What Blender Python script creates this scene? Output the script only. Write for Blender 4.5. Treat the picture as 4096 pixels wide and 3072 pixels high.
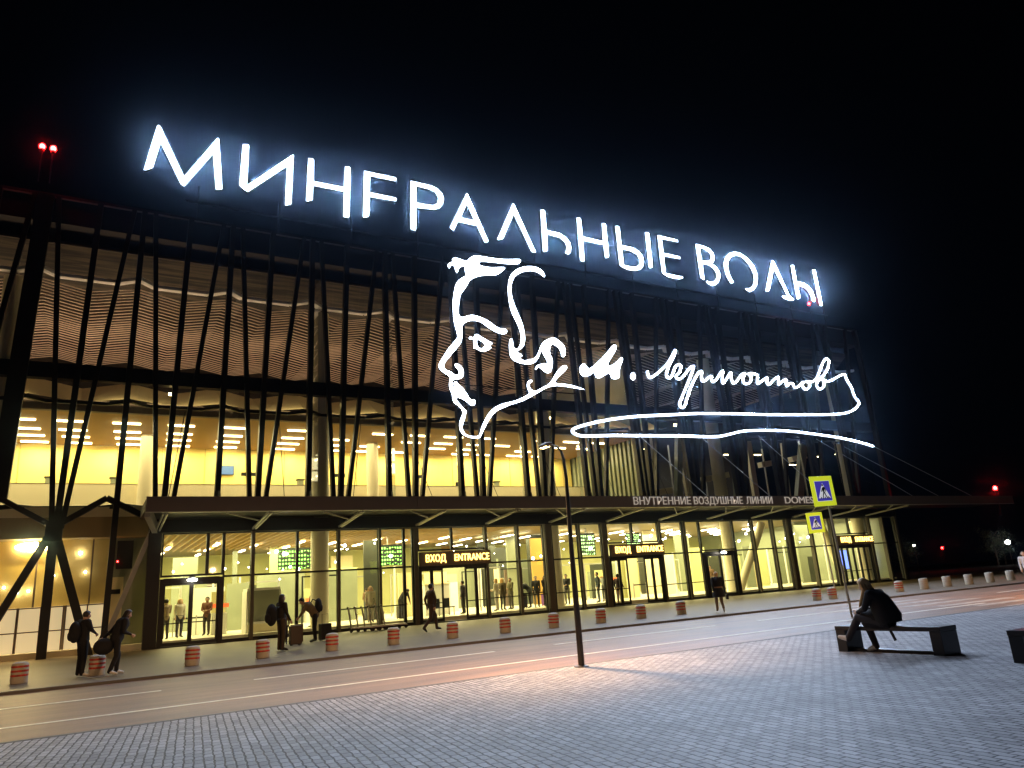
import bpy, bmesh, math, random
from mathutils import Vector, Matrix
R = math.radians
random.seed(7)
for o in list(bpy.data.objects): bpy.data.objects.remove(o)
scn = bpy.context.scene
C = scn.collection
# ---------------------------------------------------------------- camera, night sky, exposure
cam = bpy.data.cameras.new('camera'); cam.sensor_width = 36; cam.lens = 25.782
cam.clip_start = 0.05; cam.clip_end = 2000
co = bpy.data.objects.new('camera', cam); C.objects.link(co)
co.matrix_world = Matrix(((0.87134766, -0.07353147, -0.48512513, 0.0),
                          (-0.48604627, -0.26470783, -0.83287982, 0.0),
                          (-0.06717354, 0.96152113, -0.26639224, 1.55),
                          (0, 0, 0, 1)))
scn.camera = co
w = bpy.data.worlds.new('World'); scn.world = w; w.use_nodes = True
w.node_tree.nodes['Background'].inputs[0].default_value = (0.004, 0.006, 0.012, 1)
w.node_tree.nodes['Background'].inputs[1].default_value = 0.03
scn.view_settings.view_transform = 'Standard'; scn.view_settings.look = 'None'
scn.view_settings.exposure = 0.25; scn.view_settings.gamma = 1
scn.cycles.use_denoising = True
scn.cycles.transparent_max_bounces = 32
scn.cycles.max_bounces = 7; scn.cycles.diffuse_bounces = 4; scn.cycles.glossy_bounces = 3
scn.cycles.sample_clamp_direct = 0; scn.cycles.sample_clamp_indirect = 2.5
SIGN_L, CORE_L = 2.4, 300.0      # brightness of the opal sign faces and of the led line along their middle
UP_L, UP_W = 14.0, 440.0         # ceiling strips and row lamps, upper hall
UP_V = 270.0                     # uplights under the louvred ceiling
LAMP_W = 2500.0                  # warm street lamps
LOW_L, LOW_W = 16.0, 1150.0       # the same, ground floor hall
# ---------------------------------------------------------------- helpers
WORLD = set()        # things whose parts are given in world coordinates
def link(o, parent=None):
    C.objects.link(o)
    if parent is not None:
        o.parent = parent
        if parent.name in WORLD: o.matrix_parent_inverse = Matrix.Translation(-parent.location)
    return o
def world_parts(o): WORLD.add(o.name); return o
def tag(o, label=None, cat=None, group=None, kind=None):
    if label: o['label'] = label
    if cat: o['category'] = cat
    if group: o['group'] = group
    if kind: o['kind'] = kind
    return o
def thing(name, label, cat, loc=(0, 0, 0), rz=0.0, group=None):
    o = bpy.data.objects.new(name, None); o.empty_display_size = 0.2
    o.location = loc; o.rotation_euler = (0, 0, rz)
    link(o); return tag(o, label, cat, group)
def kids(o): return [c for c in bpy.data.objects if c.parent == o]
class MB:
    def __init__(s): s.v = []; s.f = []; s.m = []; s.cur = 0
    def face(s, idx): s.f.append(tuple(idx)); s.m.append(s.cur)
    def box(s, x0, x1, y0, y1, z0, z1):
        b = len(s.v)
        s.v += [(x0,y0,z0),(x1,y0,z0),(x1,y1,z0),(x0,y1,z0),(x0,y0,z1),(x1,y0,z1),(x1,y1,z1),(x0,y1,z1)]
        for q in ((0,3,2,1),(4,5,6,7),(0,1,5,4),(1,2,6,5),(2,3,7,6),(3,0,4,7)): s.face([b+i for i in q])
        return s
    def bar(s, p, q, w, d, up=None):            # rectangular beam from p to q; w across, d along 'up'
        p = Vector(p); q = Vector(q); t = (q-p).normalized()
        u = Vector(up) if up else Vector((0, 1, 0))
        if abs(t.dot(u)) > .98: u = Vector((1, 0, 0))
        a = t.cross(u).normalized(); u = a.cross(t).normalized()
        b = len(s.v)
        for c in (p, q):
            for i, j in ((-1,-1),(1,-1),(1,1),(-1,1)): s.v.append(tuple(c + a*(i*w/2) + u*(j*d/2)))
        for k in ((0,3,2,1),(4,5,6,7),(0,1,5,4),(1,2,6,5),(2,3,7,6),(3,0,4,7)): s.face([b+i for i in k])
        return s
    def tube(s, pts, rad, n=8, cap=True):
        pts = [Vector(p) for p in pts]
        if not isinstance(rad, (list, tuple)): rad = [rad]*len(pts)
        b = len(s.v); ref = None
        for i, p in enumerate(pts):
            t = (pts[min(i+1, len(pts)-1)] - pts[max(i-1, 0)]).normalized()
            if ref is None:
                ref = Vector((0, 0, 1)) if abs(t.z) < .9 else Vector((1, 0, 0))
            a = (ref - t*ref.dot(t)).normalized(); ref = a; c = t.cross(a)
            for k in range(n):
                g = 2*math.pi*k/n
                s.v.append(tuple(p + a*(math.cos(g)*rad[i]) + c*(math.sin(g)*rad[i])))
        for i in range(len(pts)-1):
            for k in range(n):
                s.face([b+i*n+k, b+i*n+(k+1) % n, b+(i+1)*n+(k+1) % n, b+(i+1)*n+k])
        if cap:
            s.face([b+k for k in reversed(range(n))]); e = b+(len(pts)-1)*n
            s.face([e+k for k in range(n)])
        return s
    def lathe(s, prof, c=(0, 0, 0), n=20):       # prof: (r, z) from bottom to top
        b = len(s.v)
        for r_, z in prof:
            for k in range(n):
                g = 2*math.pi*k/n; s.v.append((c[0]+r_*math.cos(g), c[1]+r_*math.sin(g), c[2]+z))
        for i in range(len(prof)-1):
            for k in range(n): s.face([b+i*n+k, b+i*n+(k+1) % n, b+(i+1)*n+(k+1) % n, b+(i+1)*n+k])
        s.face([b+k for k in reversed(range(n))]); e = b+(len(prof)-1)*n; s.face([e+k for k in range(n)])
        return s
    def ell(s, c, rx, ry, rz, nu=14, nv=9):
        b = len(s.v)
        for i in range(nv+1):
            th = math.pi*i/nv
            for k in range(nu):
                g = 2*math.pi*k/nu
                s.v.append((c[0]+rx*math.sin(th)*math.cos(g), c[1]+ry*math.sin(th)*math.sin(g), c[2]+rz*math.cos(th)))
        for i in range(nv):
            for k in range(nu): s.face([b+i*nu+k, b+(i+1)*nu+k, b+(i+1)*nu+(k+1) % nu, b+i*nu+(k+1) % nu])
        return s
    def prism(s, poly, y0, y1):                  # outline in x,z extruded along y
        b = len(s.v); n = len(poly)
        s.v += [(x, y0, z) for x, z in poly] + [(x, y1, z) for x, z in poly]
        s.face(range(b, b+n)); s.face(reversed(range(b+n, b+2*n)))
        for i in range(n): s.face([b+i, b+n+i, b+n+(i+1) % n, b+(i+1) % n])
        return s
    def build(s, name, mats, parent=None, smooth=False, loc=None, bevel=0):
        me = bpy.data.meshes.new(name); me.from_pydata(s.v, [], s.f)
        if not isinstance(mats, (list, tuple)): mats = [mats]
        for m in mats: me.materials.append(m)
        for p, k in zip(me.polygons, s.m): p.material_index = k; p.use_smooth = smooth
        bm = bmesh.new(); bm.from_mesh(me)
        bmesh.ops.recalc_face_normals(bm, faces=bm.faces)
        if bevel: bmesh.ops.bevel(bm, geom=bm.edges[:], offset=bevel, segments=2, affect='EDGES', profile=.6)
        bm.to_mesh(me); bm.free()
        if smooth:
            try: me.set_sharp_from_angle(angle=R(40))
            except Exception: pass
        o = bpy.data.objects.new(name, me); link(o, parent)
        if loc: o.location = loc
        return o
def area(name, loc, sx, sy, watts, col, rot, parent):      # rectangular light: lit strips and lamps, plus some added fill
    l = bpy.data.lights.new(name, 'AREA'); l.shape = 'RECTANGLE'; l.size = sx; l.size_y = sy; l.energy = watts; l.color = col
    o = bpy.data.objects.new(name, l); o.location = loc; o.rotation_euler = rot; link(o, parent); return o
# ---------------------------------------------------------------- materials
def M(name, col, rough=.6, metal=0.0, var=.2, scale=3.0, bump=0.0, bscale=40.0, em=0.0, emc=None, spec=.5, stretch=None, con=None):
    m = bpy.data.materials.new(name); m.use_nodes = True
    nt = m.node_tree; N = nt.nodes; Lk = nt.links; b = N['Principled BSDF']
    b.inputs['Roughness'].default_value = rough; b.inputs['Metallic'].default_value = metal
    b.inputs['Specular IOR Level'].default_value = spec
    tc = N.new('ShaderNodeTexCoord'); src = tc.outputs['Object']
    if stretch:
        mp = N.new('ShaderNodeMapping'); mp.inputs['Scale'].default_value = stretch
        Lk.new(src, mp.inputs['Vector']); src = mp.outputs['Vector']
    no = N.new('ShaderNodeTexNoise'); no.inputs['Scale'].default_value = scale; no.inputs['Detail'].default_value = 5
    Lk.new(src, no.inputs['Vector'])
    mx = N.new('ShaderNodeMix'); mx.data_type = 'RGBA'
    mx.inputs[6].default_value = tuple(c*(1-var) for c in col)+(1,)
    mx.inputs[7].default_value = tuple(min(1, c*(1+var)) for c in col)+(1,)
    fac = no.outputs['Fac']
    if con:
        mr = N.new('ShaderNodeMapRange'); mr.inputs[1].default_value = .5-con; mr.inputs[2].default_value = .5+con
        Lk.new(fac, mr.inputs[0]); fac = mr.outputs[0]
    Lk.new(fac, mx.inputs[0]); Lk.new(mx.outputs[2], b.inputs['Base Color'])
    if bump:
        n2 = N.new('ShaderNodeTexNoise'); n2.inputs['Scale'].default_value = bscale; n2.inputs['Detail'].default_value = 4
        Lk.new(src, n2.inputs['Vector'])
        bp = N.new('ShaderNodeBump'); bp.inputs['Strength'].default_value = bump; bp.inputs['Distance'].default_value = .02
        Lk.new(n2.outputs['Fac'], bp.inputs['Height']); Lk.new(bp.outputs['Normal'], b.inputs['Normal'])
    if em:
        b.inputs['Emission Color'].default_value = tuple(emc or col)+(1,)
        b.inputs['Emission Strength'].default_value = em
    return m
def glass_mat(name, tint, refl=.05):
    m = bpy.data.materials.new(name); m.use_nodes = True
    nt = m.node_tree; N = nt.nodes; Lk = nt.links; N.clear()
    out = N.new('ShaderNodeOutputMaterial'); mix = N.new('ShaderNodeMixShader')
    t = N.new('ShaderNodeBsdfTransparent'); t.inputs[0].default_value = tuple(tint)+(1,)
    g = N.new('ShaderNodeBsdfGlossy'); g.inputs['Roughness'].default_value = .03
    g.inputs['Color'].default_value = (.9, .95, 1, 1)
    lw = N.new('ShaderNodeLayerWeight'); lw.inputs['Blend'].default_value = .12
    mu = N.new('ShaderNodeMath'); mu.operation = 'MULTIPLY_ADD'; mu.inputs[1].default_value = .5; mu.inputs[2].default_value = refl*.5
    Lk.new(lw.outputs['Fresnel'], mu.inputs[0]); Lk.new(mu.outputs[0], mix.inputs[0])
    Lk.new(t.outputs[0], mix.inputs[1]); Lk.new(g.outputs[0], mix.inputs[2]); Lk.new(mix.outputs[0], out.inputs[0])
    return m
def paving_mat():
    m = bpy.data.materials.new('concrete_pavers'); m.use_nodes = True
    nt = m.node_tree; N = nt.nodes; Lk = nt.links; b = N['Principled BSDF']
    tc = N.new('ShaderNodeTexCoord')
    nz = N.new('ShaderNodeTexNoise'); nz.inputs['Scale'].default_value = 7; nz.inputs['Detail'].default_value = 3
    Lk.new(tc.outputs['Object'], nz.inputs['Vector'])
    sub = N.new('ShaderNodeVectorMath'); sub.operation = 'MULTIPLY_ADD'
    sub.inputs[1].default_value = (.05, .05, 0); Lk.new(nz.outputs['Color'], sub.inputs[0]); Lk.new(tc.outputs['Object'], sub.inputs[2])
    mp = N.new('ShaderNodeMapping'); mp.inputs['Rotation'].default_value = (0, 0, R(-83.5)); Lk.new(sub.outputs[0], mp.inputs['Vector'])
    br = N.new('ShaderNodeTexBrick')
    br.inputs['Scale'].default_value = 1; br.inputs['Brick Width'].default_value = .2; br.inputs['Row Height'].default_value = .1
    br.inputs['Mortar Size'].default_value = .0125; br.inputs['Mortar Smooth'].default_value = .5
    br.inputs['Color1'].default_value = (.31, .31, .33, 1); br.inputs['Color2'].default_value = (.53, .53, .56, 1)
    br.inputs['Mortar'].default_value = (.022, .022, .024, 1)
    Lk.new(mp.outputs[0], br.inputs['Vector'])
    big = N.new('ShaderNodeTexNoise'); big.inputs['Scale'].default_value = .55; big.inputs['Detail'].default_value = 8; big.inputs['Roughness'].default_value = .65
    Lk.new(tc.outputs['Object'], big.inputs['Vector'])
    fine = N.new('ShaderNodeTexNoise'); fine.inputs['Scale'].default_value = 38; fine.inputs['Detail'].default_value = 3
    Lk.new(tc.outputs['Object'], fine.inputs['Vector'])
    r1 = N.new('ShaderNodeMapRange'); r1.inputs[1].default_value = .3; r1.inputs[2].default_value = .7; r1.inputs[3].default_value = .66; r1.inputs[4].default_value = 1.15
    Lk.new(big.outputs['Fac'], r1.inputs[0])
    r2 = N.new('ShaderNodeMapRange'); r2.inputs[1].default_value = .3; r2.inputs[2].default_value = .7; r2.inputs[3].default_value = .8; r2.inputs[4].default_value = 1.15
    Lk.new(fine.outputs['Fac'], r2.inputs[0])
    mm = N.new('ShaderNodeMath'); mm.operation = 'MULTIPLY'; Lk.new(r1.outputs[0], mm.inputs[0]); Lk.new(r2.outputs[0], mm.inputs[1])
    vm = N.new('ShaderNodeVectorMath'); vm.operation = 'SCALE'; Lk.new(br.outputs['Color'], vm.inputs[0]); Lk.new(mm.outputs[0], vm.inputs['Scale'])
    Lk.new(vm.outputs[0], b.inputs['Base Color']); b.inputs['Roughness'].default_value = .62
    h = N.new('ShaderNodeMath'); h.operation = 'MULTIPLY_ADD'; h.inputs[1].default_value = -1.0; Lk.new(br.outputs['Fac'], h.inputs[0])
    sc = N.new('ShaderNodeMath'); sc.operation = 'MULTIPLY'; sc.inputs[1].default_value = .5; Lk.new(fine.outputs['Fac'], sc.inputs[0]); Lk.new(sc.outputs[0], h.inputs[2])
    bp = N.new('ShaderNodeBump'); bp.inputs['Strength'].default_value = .8; bp.inputs['Distance'].default_value = .016
    Lk.new(h.outputs[0], bp.inputs['Height']); Lk.new(bp.outputs['Normal'], b.inputs['Normal'])
    return m
def board_mat(name, col, rows, cols, strength):   # departure board: rows of lit characters
    m = bpy.data.materials.new(name); m.use_nodes = True
    nt = m.node_tree; N = nt.nodes; Lk = nt.links; b = N['Principled BSDF']
    b.inputs['Base Color'].default_value = (.02, .03, .02, 1)
    tc = N.new('ShaderNodeTexCoord'); sp = N.new('ShaderNodeSeparateXYZ'); Lk.new(tc.outputs['Generated'], sp.inputs[0])
    def cells(sock, n, duty):
        a = N.new('ShaderNodeMath'); a.operation = 'MULTIPLY'; a.inputs[1].default_value = n; Lk.new(sock, a.inputs[0])
        f = N.new('ShaderNodeMath'); f.operation = 'FRACT'; Lk.new(a.outputs[0], f.inputs[0])
        l = N.new('ShaderNodeMath'); l.operation = 'LESS_THAN'; l.inputs[1].default_value = duty; Lk.new(f.outputs[0], l.inputs[0])
        return l.outputs[0]
    x = cells(sp.outputs['X'], cols, .55); z = cells(sp.outputs['Z'], rows, .5)
    no = N.new('ShaderNodeTexNoise'); no.inputs['Scale'].default_value = 9; no.inputs['Detail'].default_value = 0
    Lk.new(tc.outputs['Generated'], no.inputs['Vector'])
    g = N.new('ShaderNodeMath'); g.operation = 'GREATER_THAN'; g.inputs[1].default_value = .42; Lk.new(no.outputs['Fac'], g.inputs[0])
    a = N.new('ShaderNodeMath'); a.operation = 'MULTIPLY'; Lk.new(x, a.inputs[0]); Lk.new(z, a.inputs[1])
    c = N.new('ShaderNodeMath'); c.operation = 'MULTIPLY'; Lk.new(a.outputs[0], c.inputs[0]); Lk.new(g.outputs[0], c.inputs[1])
    s = N.new('ShaderNodeMath'); s.operation = 'MULTIPLY'; s.inputs[1].default_value = strength; Lk.new(c.outputs[0], s.inputs[0])
    b.inputs['Emission Color'].default_value = tuple(col)+(1,); Lk.new(s.outputs[0], b.inputs['Emission Strength'])
    return m
K = {}
K['leftwall'] = M('stained_ochre_wall', (.74, .54, .20), .5, var=.4, scale=.45, con=.3)
K['olive'] = M('olive_render', (.34, .26, .11), .6, var=.3, scale=.5)
K['black'] = M('black_steel', (.012, .012, .014), .5, .3)
K['fin'] = M('dark_bronze_steel', (.022, .02, .018), .45, .4)
K['frame'] = M('dark_window_frame', (.02, .018, .016), .45, .3)
K['postside'] = M('olive_grey_post', (.12, .105, .075), .5, .2)
K['brown'] = M('brown_panel', (.16, .115, .09), .55)
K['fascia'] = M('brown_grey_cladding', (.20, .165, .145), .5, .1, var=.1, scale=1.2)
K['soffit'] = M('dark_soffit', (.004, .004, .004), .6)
K['pale'] = M('pale_metal', (.55, .55, .5), .45, .2)
K['strut'] = M('grey_painted_steel', (.42, .42, .4), .4, .3)
K['cream'] = M('cream_paint', (.78, .66, .40), .6, var=.06, scale=.8)
K['yellow'] = M('warm_yellow_wall', (.88, .72, .22), .6, var=.08, scale=.5)
K['ochre'] = M('ochre_ceiling', (.46, .27, .065), .6, var=.12, scale=.6)
K['parapet'] = M('pale_parapet', (.82, .74, .50), .5, var=.08, scale=.6)
K['white'] = M('white_paint', (.8, .8, .78), .5, var=.06)
K['column'] = M('cream_column', (.72, .66, .48), .5, var=.08, scale=.7)
K['louvre'] = M('pale_wood_slat', (.75, .60, .50), .55, var=.25, scale=.9)
K['slatdark'] = M('dark_wood_board', (.04, .031, .02), .65, var=.92, scale=1.5, stretch=(.22, 3, 5.5), con=.1)
K['deck'] = M('brown_deck', (.016, .010, .006), .7, var=.6, scale=.35, con=.15)
K['hallceil'] = M('dark_gold_ceiling', (.20, .135, .04), .5, var=.2, scale=.4)
K['hallwall'] = M('pale_green_wall', (.60, .61, .30), .55, var=.15, scale=.35)
K['hallfloor'] = M('pale_terrazzo', (.80, .74, .58), .35, var=.08, scale=2)
K['wood'] = M('wood_slat_ceiling', (.42, .27, .10), .55, var=.25, scale=.8)
K['greyglass'] = M('grey_green_partition', (.30, .33, .24), .25, var=.25, scale=.6)
K['darkglass'] = M('dark_panel', (.07, .075, .06), .3, var=.3)
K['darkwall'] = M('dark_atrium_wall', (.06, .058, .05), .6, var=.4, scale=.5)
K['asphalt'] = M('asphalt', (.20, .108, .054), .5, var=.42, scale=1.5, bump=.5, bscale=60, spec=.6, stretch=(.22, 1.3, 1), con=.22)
K['ground'] = M('dark_ground', (.03, .028, .025), .9)
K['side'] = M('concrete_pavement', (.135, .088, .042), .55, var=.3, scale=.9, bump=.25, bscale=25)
K['kerb'] = M('kerb_stone', (.13, .12, .11), .7, var=.25)
K['line'] = M('road_paint', (.85, .78, .64), .5, var=.35, scale=5)
K['wornline'] = M('worn_crossing_paint', (.34, .30, .25), .6, var=.5, scale=4, con=.2)
K['conc'] = M('bollard_concrete', (.50, .45, .37), .75, var=.25, scale=6, bump=.3)
K['red'] = M('red_reflective_band', (.50, .04, .02), .4, var=.45, scale=9, con=.2)
K['bench'] = M('black_polished_concrete', (.022, .022, .024), .35, var=.3, scale=5)
K['lamp'] = M('lamp_post_paint', (.10, .085, .07), .4, .4)
K['galv'] = M('galvanised_steel', (.42, .41, .38), .4, .6)
K['lime'] = M('lime_glow_film', (.72, .82, .03), .4, var=.05, em=.55, emc=(.72, .82, .03))  # sign films: glow added for light that reflective film would throw back
K['blue'] = M('blue_glow_film', (.05, .05, .42), .4, var=.15, em=.3, emc=(.10, .08, .75))
K['signwhite'] = M('white_glow_film', (.75, .75, .75), .4, var=.05, em=.5, emc=(.8, .8, .85))
K['letterpale'] = M('pale_glow_letters', (.85, .80, .74), .5, var=.1, em=.22, emc=(1, .86, .72))  # faint glow put in for the ambient light on the letters
K['glow'] = M('white_led_letter_face', (1, 1, 1), .5, var=0, em=SIGN_L, emc=(.74, .84, 1))
K['glow2'] = M('white_opal_line', (1, 1, 1), .5, var=0, em=11, emc=(.74, .84, 1))
K['core'] = M('white_led_core', (1, 1, 1), .5, var=0, em=CORE_L, emc=(.60, .74, 1))
K['strip'] = M('warm_led_strip', (1, 1, 1), .5, var=0, em=UP_L, emc=(1, .80, .40))
K['strip2'] = M('ground_led_strip', (1, 1, 1), .5, var=0, em=LOW_L, emc=(1, .88, .55))
K['lampwarm'] = M('warm_lamp_face', (1, 1, 1), .5, var=0, em=30, emc=(1, .74, .28))
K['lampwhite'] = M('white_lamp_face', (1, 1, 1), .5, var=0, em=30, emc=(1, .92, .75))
K['yardwhite'] = M('yard_lamp_globe', (1, 1, 1), .5, var=0, em=14, emc=(1, .95, .85))
K['amber'] = M('amber_led_letters', (1, .7, .1), .5, var=0, em=5, emc=(1, .62, .13))
K['redlamp'] = M('red_beacon', (1, .05, .03), .5, var=0, em=140, emc=(1, .006, .006))
K['screen'] = M('blue_screen', (.05, .1, .2), .3, var=.3, em=.8, emc=(.12, .22, .4))
K['bluelit'] = M('blue_lit_panel', (.2, .3, .9), .3, var=.6, scale=14, em=1.8, emc=(.16, .26, 1))
K['redlit'] = M('orange_red_lit_band', (.8, .15, .05), .4, var=.2, em=.7, emc=(1, .16, .04))
K['glass'] = glass_mat('clear_glass', (.93, .95, .91), .10)
K['glassup'] = glass_mat('upper_glass', (.90, .90, .84), .08)
K['board'] = board_mat('green_departure_board', (.35, 1, .12), 5, 13, 4.0)
K['board2'] = board_mat('white_green_small_board', (.55, 1, .3), 6, 8, 4.0)
K['leaf'] = M('tree_leaf', (.07, .09, .04), .7, var=.5, scale=2)
K['litpane'] = M('backlit_frosted_pane', (.85, .74, .5), .4, var=.12, scale=.8, em=.45, emc=(1, .78, .42))
K['bark'] = M('tree_bark', (.08, .06, .045), .9)
K['skin'] = M('skin', (.50, .32, .23), .55, var=.06)
K['hairblond'] = M('blond_hair', (.60, .37, .16), .5, var=.35, scale=20)
K['hairdark'] = M('dark_hair', (.025, .018, .014), .5, var=.3, scale=20)
K['shoewhite'] = M('white_shoe', (.7, .68, .64), .5, var=.1)
K['shoedark'] = M('dark_shoe', (.02, .02, .02), .5)
CL = {}
def cloth(name, col):
    if name not in CL: CL[name] = M(name, col, .85, var=.25, scale=12, bump=.3, bscale=60)
    return CL[name]
LETTERS=[('M',[[(0.952,22.966),(1.414,25.66),(1.465,25.736),(1.532,25.74),(1.599,25.665),(2.827,23.078),(4.308,25.714),(4.366,25.754),(4.427,25.712),(4.701,22.755),(4.675,22.711),(4.365,22.632),(4.149,24.692),(2.881,22.502),(2.833,22.482),(2.691,22.55),(1.641,24.691),(1.379,23.234),(1.336,23.164),(1.076,22.987)]]),('I',[[(5.622,25.707),(5.929,25.769),(5.972,25.716),(5.924,23.28),(8.294,25.732),(8.372,25.737),(8.276,22.634),(8.226,22.575),(7.929,22.472),(7.987,24.896),(6.016,22.885),(5.936,22.858),(5.557,23.115),(5.523,23.164)]]),('N',[[(9.167,25.743),(9.448,25.785),(9.511,25.713),(9.497,24.344),(11.209,24.373),(11.287,25.728),(11.572,25.78),(11.637,25.706),(11.541,22.546),(11.476,22.435),(11.187,22.434),(11.166,22.487),(11.212,24.052),(9.473,24.034),(9.437,23.159),(9.387,23.091),(9.086,22.97),(9.06,23.02)]]),('E',[[(12.428,25.73),(14.397,25.75),(14.453,25.702),(14.435,25.465),(12.81,25.448),(12.766,24.388),(14.361,24.382),(14.417,24.334),(14.4,24.119),(12.76,24.06),(12.714,22.844),(12.658,22.733),(12.359,22.643),(12.322,22.676)]]),('R',[[(15.344,25.751),(16.726,25.746),(17.145,25.621),(17.468,25.316),(17.545,24.987),(17.466,24.594),(17.207,24.259),(16.838,24.076),(15.678,23.979),(15.616,22.535),(15.549,22.42),(15.278,22.44),(15.24,22.492)],[(15.728,25.442),(16.562,25.414),(16.949,25.294),(17.147,24.962),(17.071,24.603),(16.791,24.387),(15.69,24.336)]]),('A',[[(19.132,25.751),(19.206,25.703),(20.514,22.662),(20.456,22.57),(20.214,22.494),(20.166,22.555),(19.717,23.55),(18.431,23.577),(18.154,22.996),(18.088,22.903),(17.879,23.004),(17.835,23.106)],[(19.099,24.931),(19.549,23.926),(18.655,23.935)]]),('L',[[(22.511,25.748),(22.597,25.713),(23.995,22.511),(23.942,22.456),(23.631,22.447),(22.502,24.921),(21.626,23.079),(21.519,22.963),(21.151,22.863),(21.135,22.924),(22.46,25.703)]]),('b',[[(24.606,25.737),(24.908,25.767),(24.988,25.702),(24.986,24.304),(26.026,24.283),(26.514,24.058),(26.808,23.709),(26.861,23.315),(26.765,22.963),(26.601,22.788),(26.491,22.782),(26.279,22.845),(26.367,22.993),(26.458,23.31),(26.36,23.627),(25.987,23.893),(24.99,23.972),(24.937,22.807),(24.835,22.691),(24.548,22.621),(24.534,22.703)]]),('N2',[[(27.532,25.747),(27.815,25.784),(27.912,25.699),(27.909,24.388),(29.603,24.338),(29.673,25.737),(29.937,25.775),(30.047,25.705),(30.01,23.221),(29.921,23.137),(29.677,23.047),(29.624,23.12),(29.604,24.026),(27.924,24.049),(27.852,22.548),(27.804,22.459),(27.535,22.447),(27.469,22.516)]]),('Y',[[(30.848,25.757),(31.135,25.799),(31.247,25.728),(31.238,24.329),(32.195,24.339),(32.743,24.152),(33.066,23.817),(33.125,23.366),(32.982,22.954),(32.693,22.661),(32.179,22.487),(31.529,22.452),(31.067,22.571),(30.831,22.704)],[(31.257,23.995),(31.982,23.983),(32.527,23.795),(32.718,23.404),(32.629,23.072),(32.352,22.851),(31.898,22.79),(31.242,22.807)],[(33.557,25.777),(33.876,25.823),(33.952,25.765),(33.887,23.087),(33.816,23.005),(33.553,22.926),(33.496,22.988)]]),('E2',[[(34.723,25.779),(36.689,25.762),(36.724,25.545),(35.111,25.507),(35.094,24.406),(36.681,24.389),(36.686,24.154),(35.094,24.138),(35.052,22.791),(36.671,22.758),(36.695,22.638),(36.318,22.486),(35.789,22.447),(35.193,22.491),(34.68,22.753)]]),('V',[[(38.449,25.747),(39.233,25.738),(39.867,25.623),(40.224,25.266),(40.284,24.933),(40.139,24.566),(39.927,24.341),(40.341,24.145),(40.593,23.732),(40.551,23.274),(40.275,22.819),(39.894,22.538),(39.596,22.442),(39.328,22.491),(38.999,22.7),(39.013,22.776),(39.426,22.765),(39.87,22.907),(40.143,23.21),(40.188,23.592),(39.972,23.934),(39.589,24.135),(38.901,24.171),(38.864,22.864),(38.788,22.8),(38.45,22.947)],[(38.862,25.481),(39.409,25.427),(39.834,25.198),(39.902,24.905),(39.78,24.657),(39.469,24.491),(38.874,24.428)]]),('O',[[(41.961,23.151),(41.89,23.041),(41.581,22.942),(41.253,23.458),(41.13,24.046),(41.169,24.586),(41.447,25.17),(41.971,25.609),(42.602,25.821),(43.196,25.824),(43.933,25.519),(44.527,24.988),(44.754,24.397),(44.735,23.846),(44.489,23.186),(44.038,22.734),(43.541,22.509),(43.311,22.59),(43.09,22.711),(43.157,22.797),(43.617,22.865),(44.03,23.157),(44.269,23.657),(44.299,24.168),(44.073,24.757),(43.587,25.302),(43.129,25.498),(42.633,25.491),(42.092,25.242),(41.718,24.831),(41.573,24.347),(41.613,23.819),(41.809,23.355)]]),('D',[[(46.716,25.752),(46.885,25.797),(47.027,25.724),(48.213,22.865),(48.644,22.647),(48.58,22.519),(47.999,22.423),(47.482,22.486),(47.212,22.684),(47.335,22.756),(47.875,22.793),(46.84,25.01),(45.877,23.002),(45.752,22.906),(45.43,22.844),(45.395,22.916)]]),('Y2',[[(48.998,25.727),(49.364,25.788),(49.424,25.675),(49.419,24.327),(50.221,24.351),(50.788,24.167),(51.181,23.734),(51.329,23.224),(51.277,22.81),(51.138,22.71),(50.786,22.864),(50.852,23.116),(50.682,23.539),(50.316,23.852),(49.462,23.968),(49.474,22.923),(49.39,22.807),(49.055,22.688),(49.001,22.776)],[(51.65,25.748),(52.013,25.823),(52.105,25.737),(52.152,22.603),(52.041,22.491),(51.81,22.476),(51.75,22.549)]])]
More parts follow.
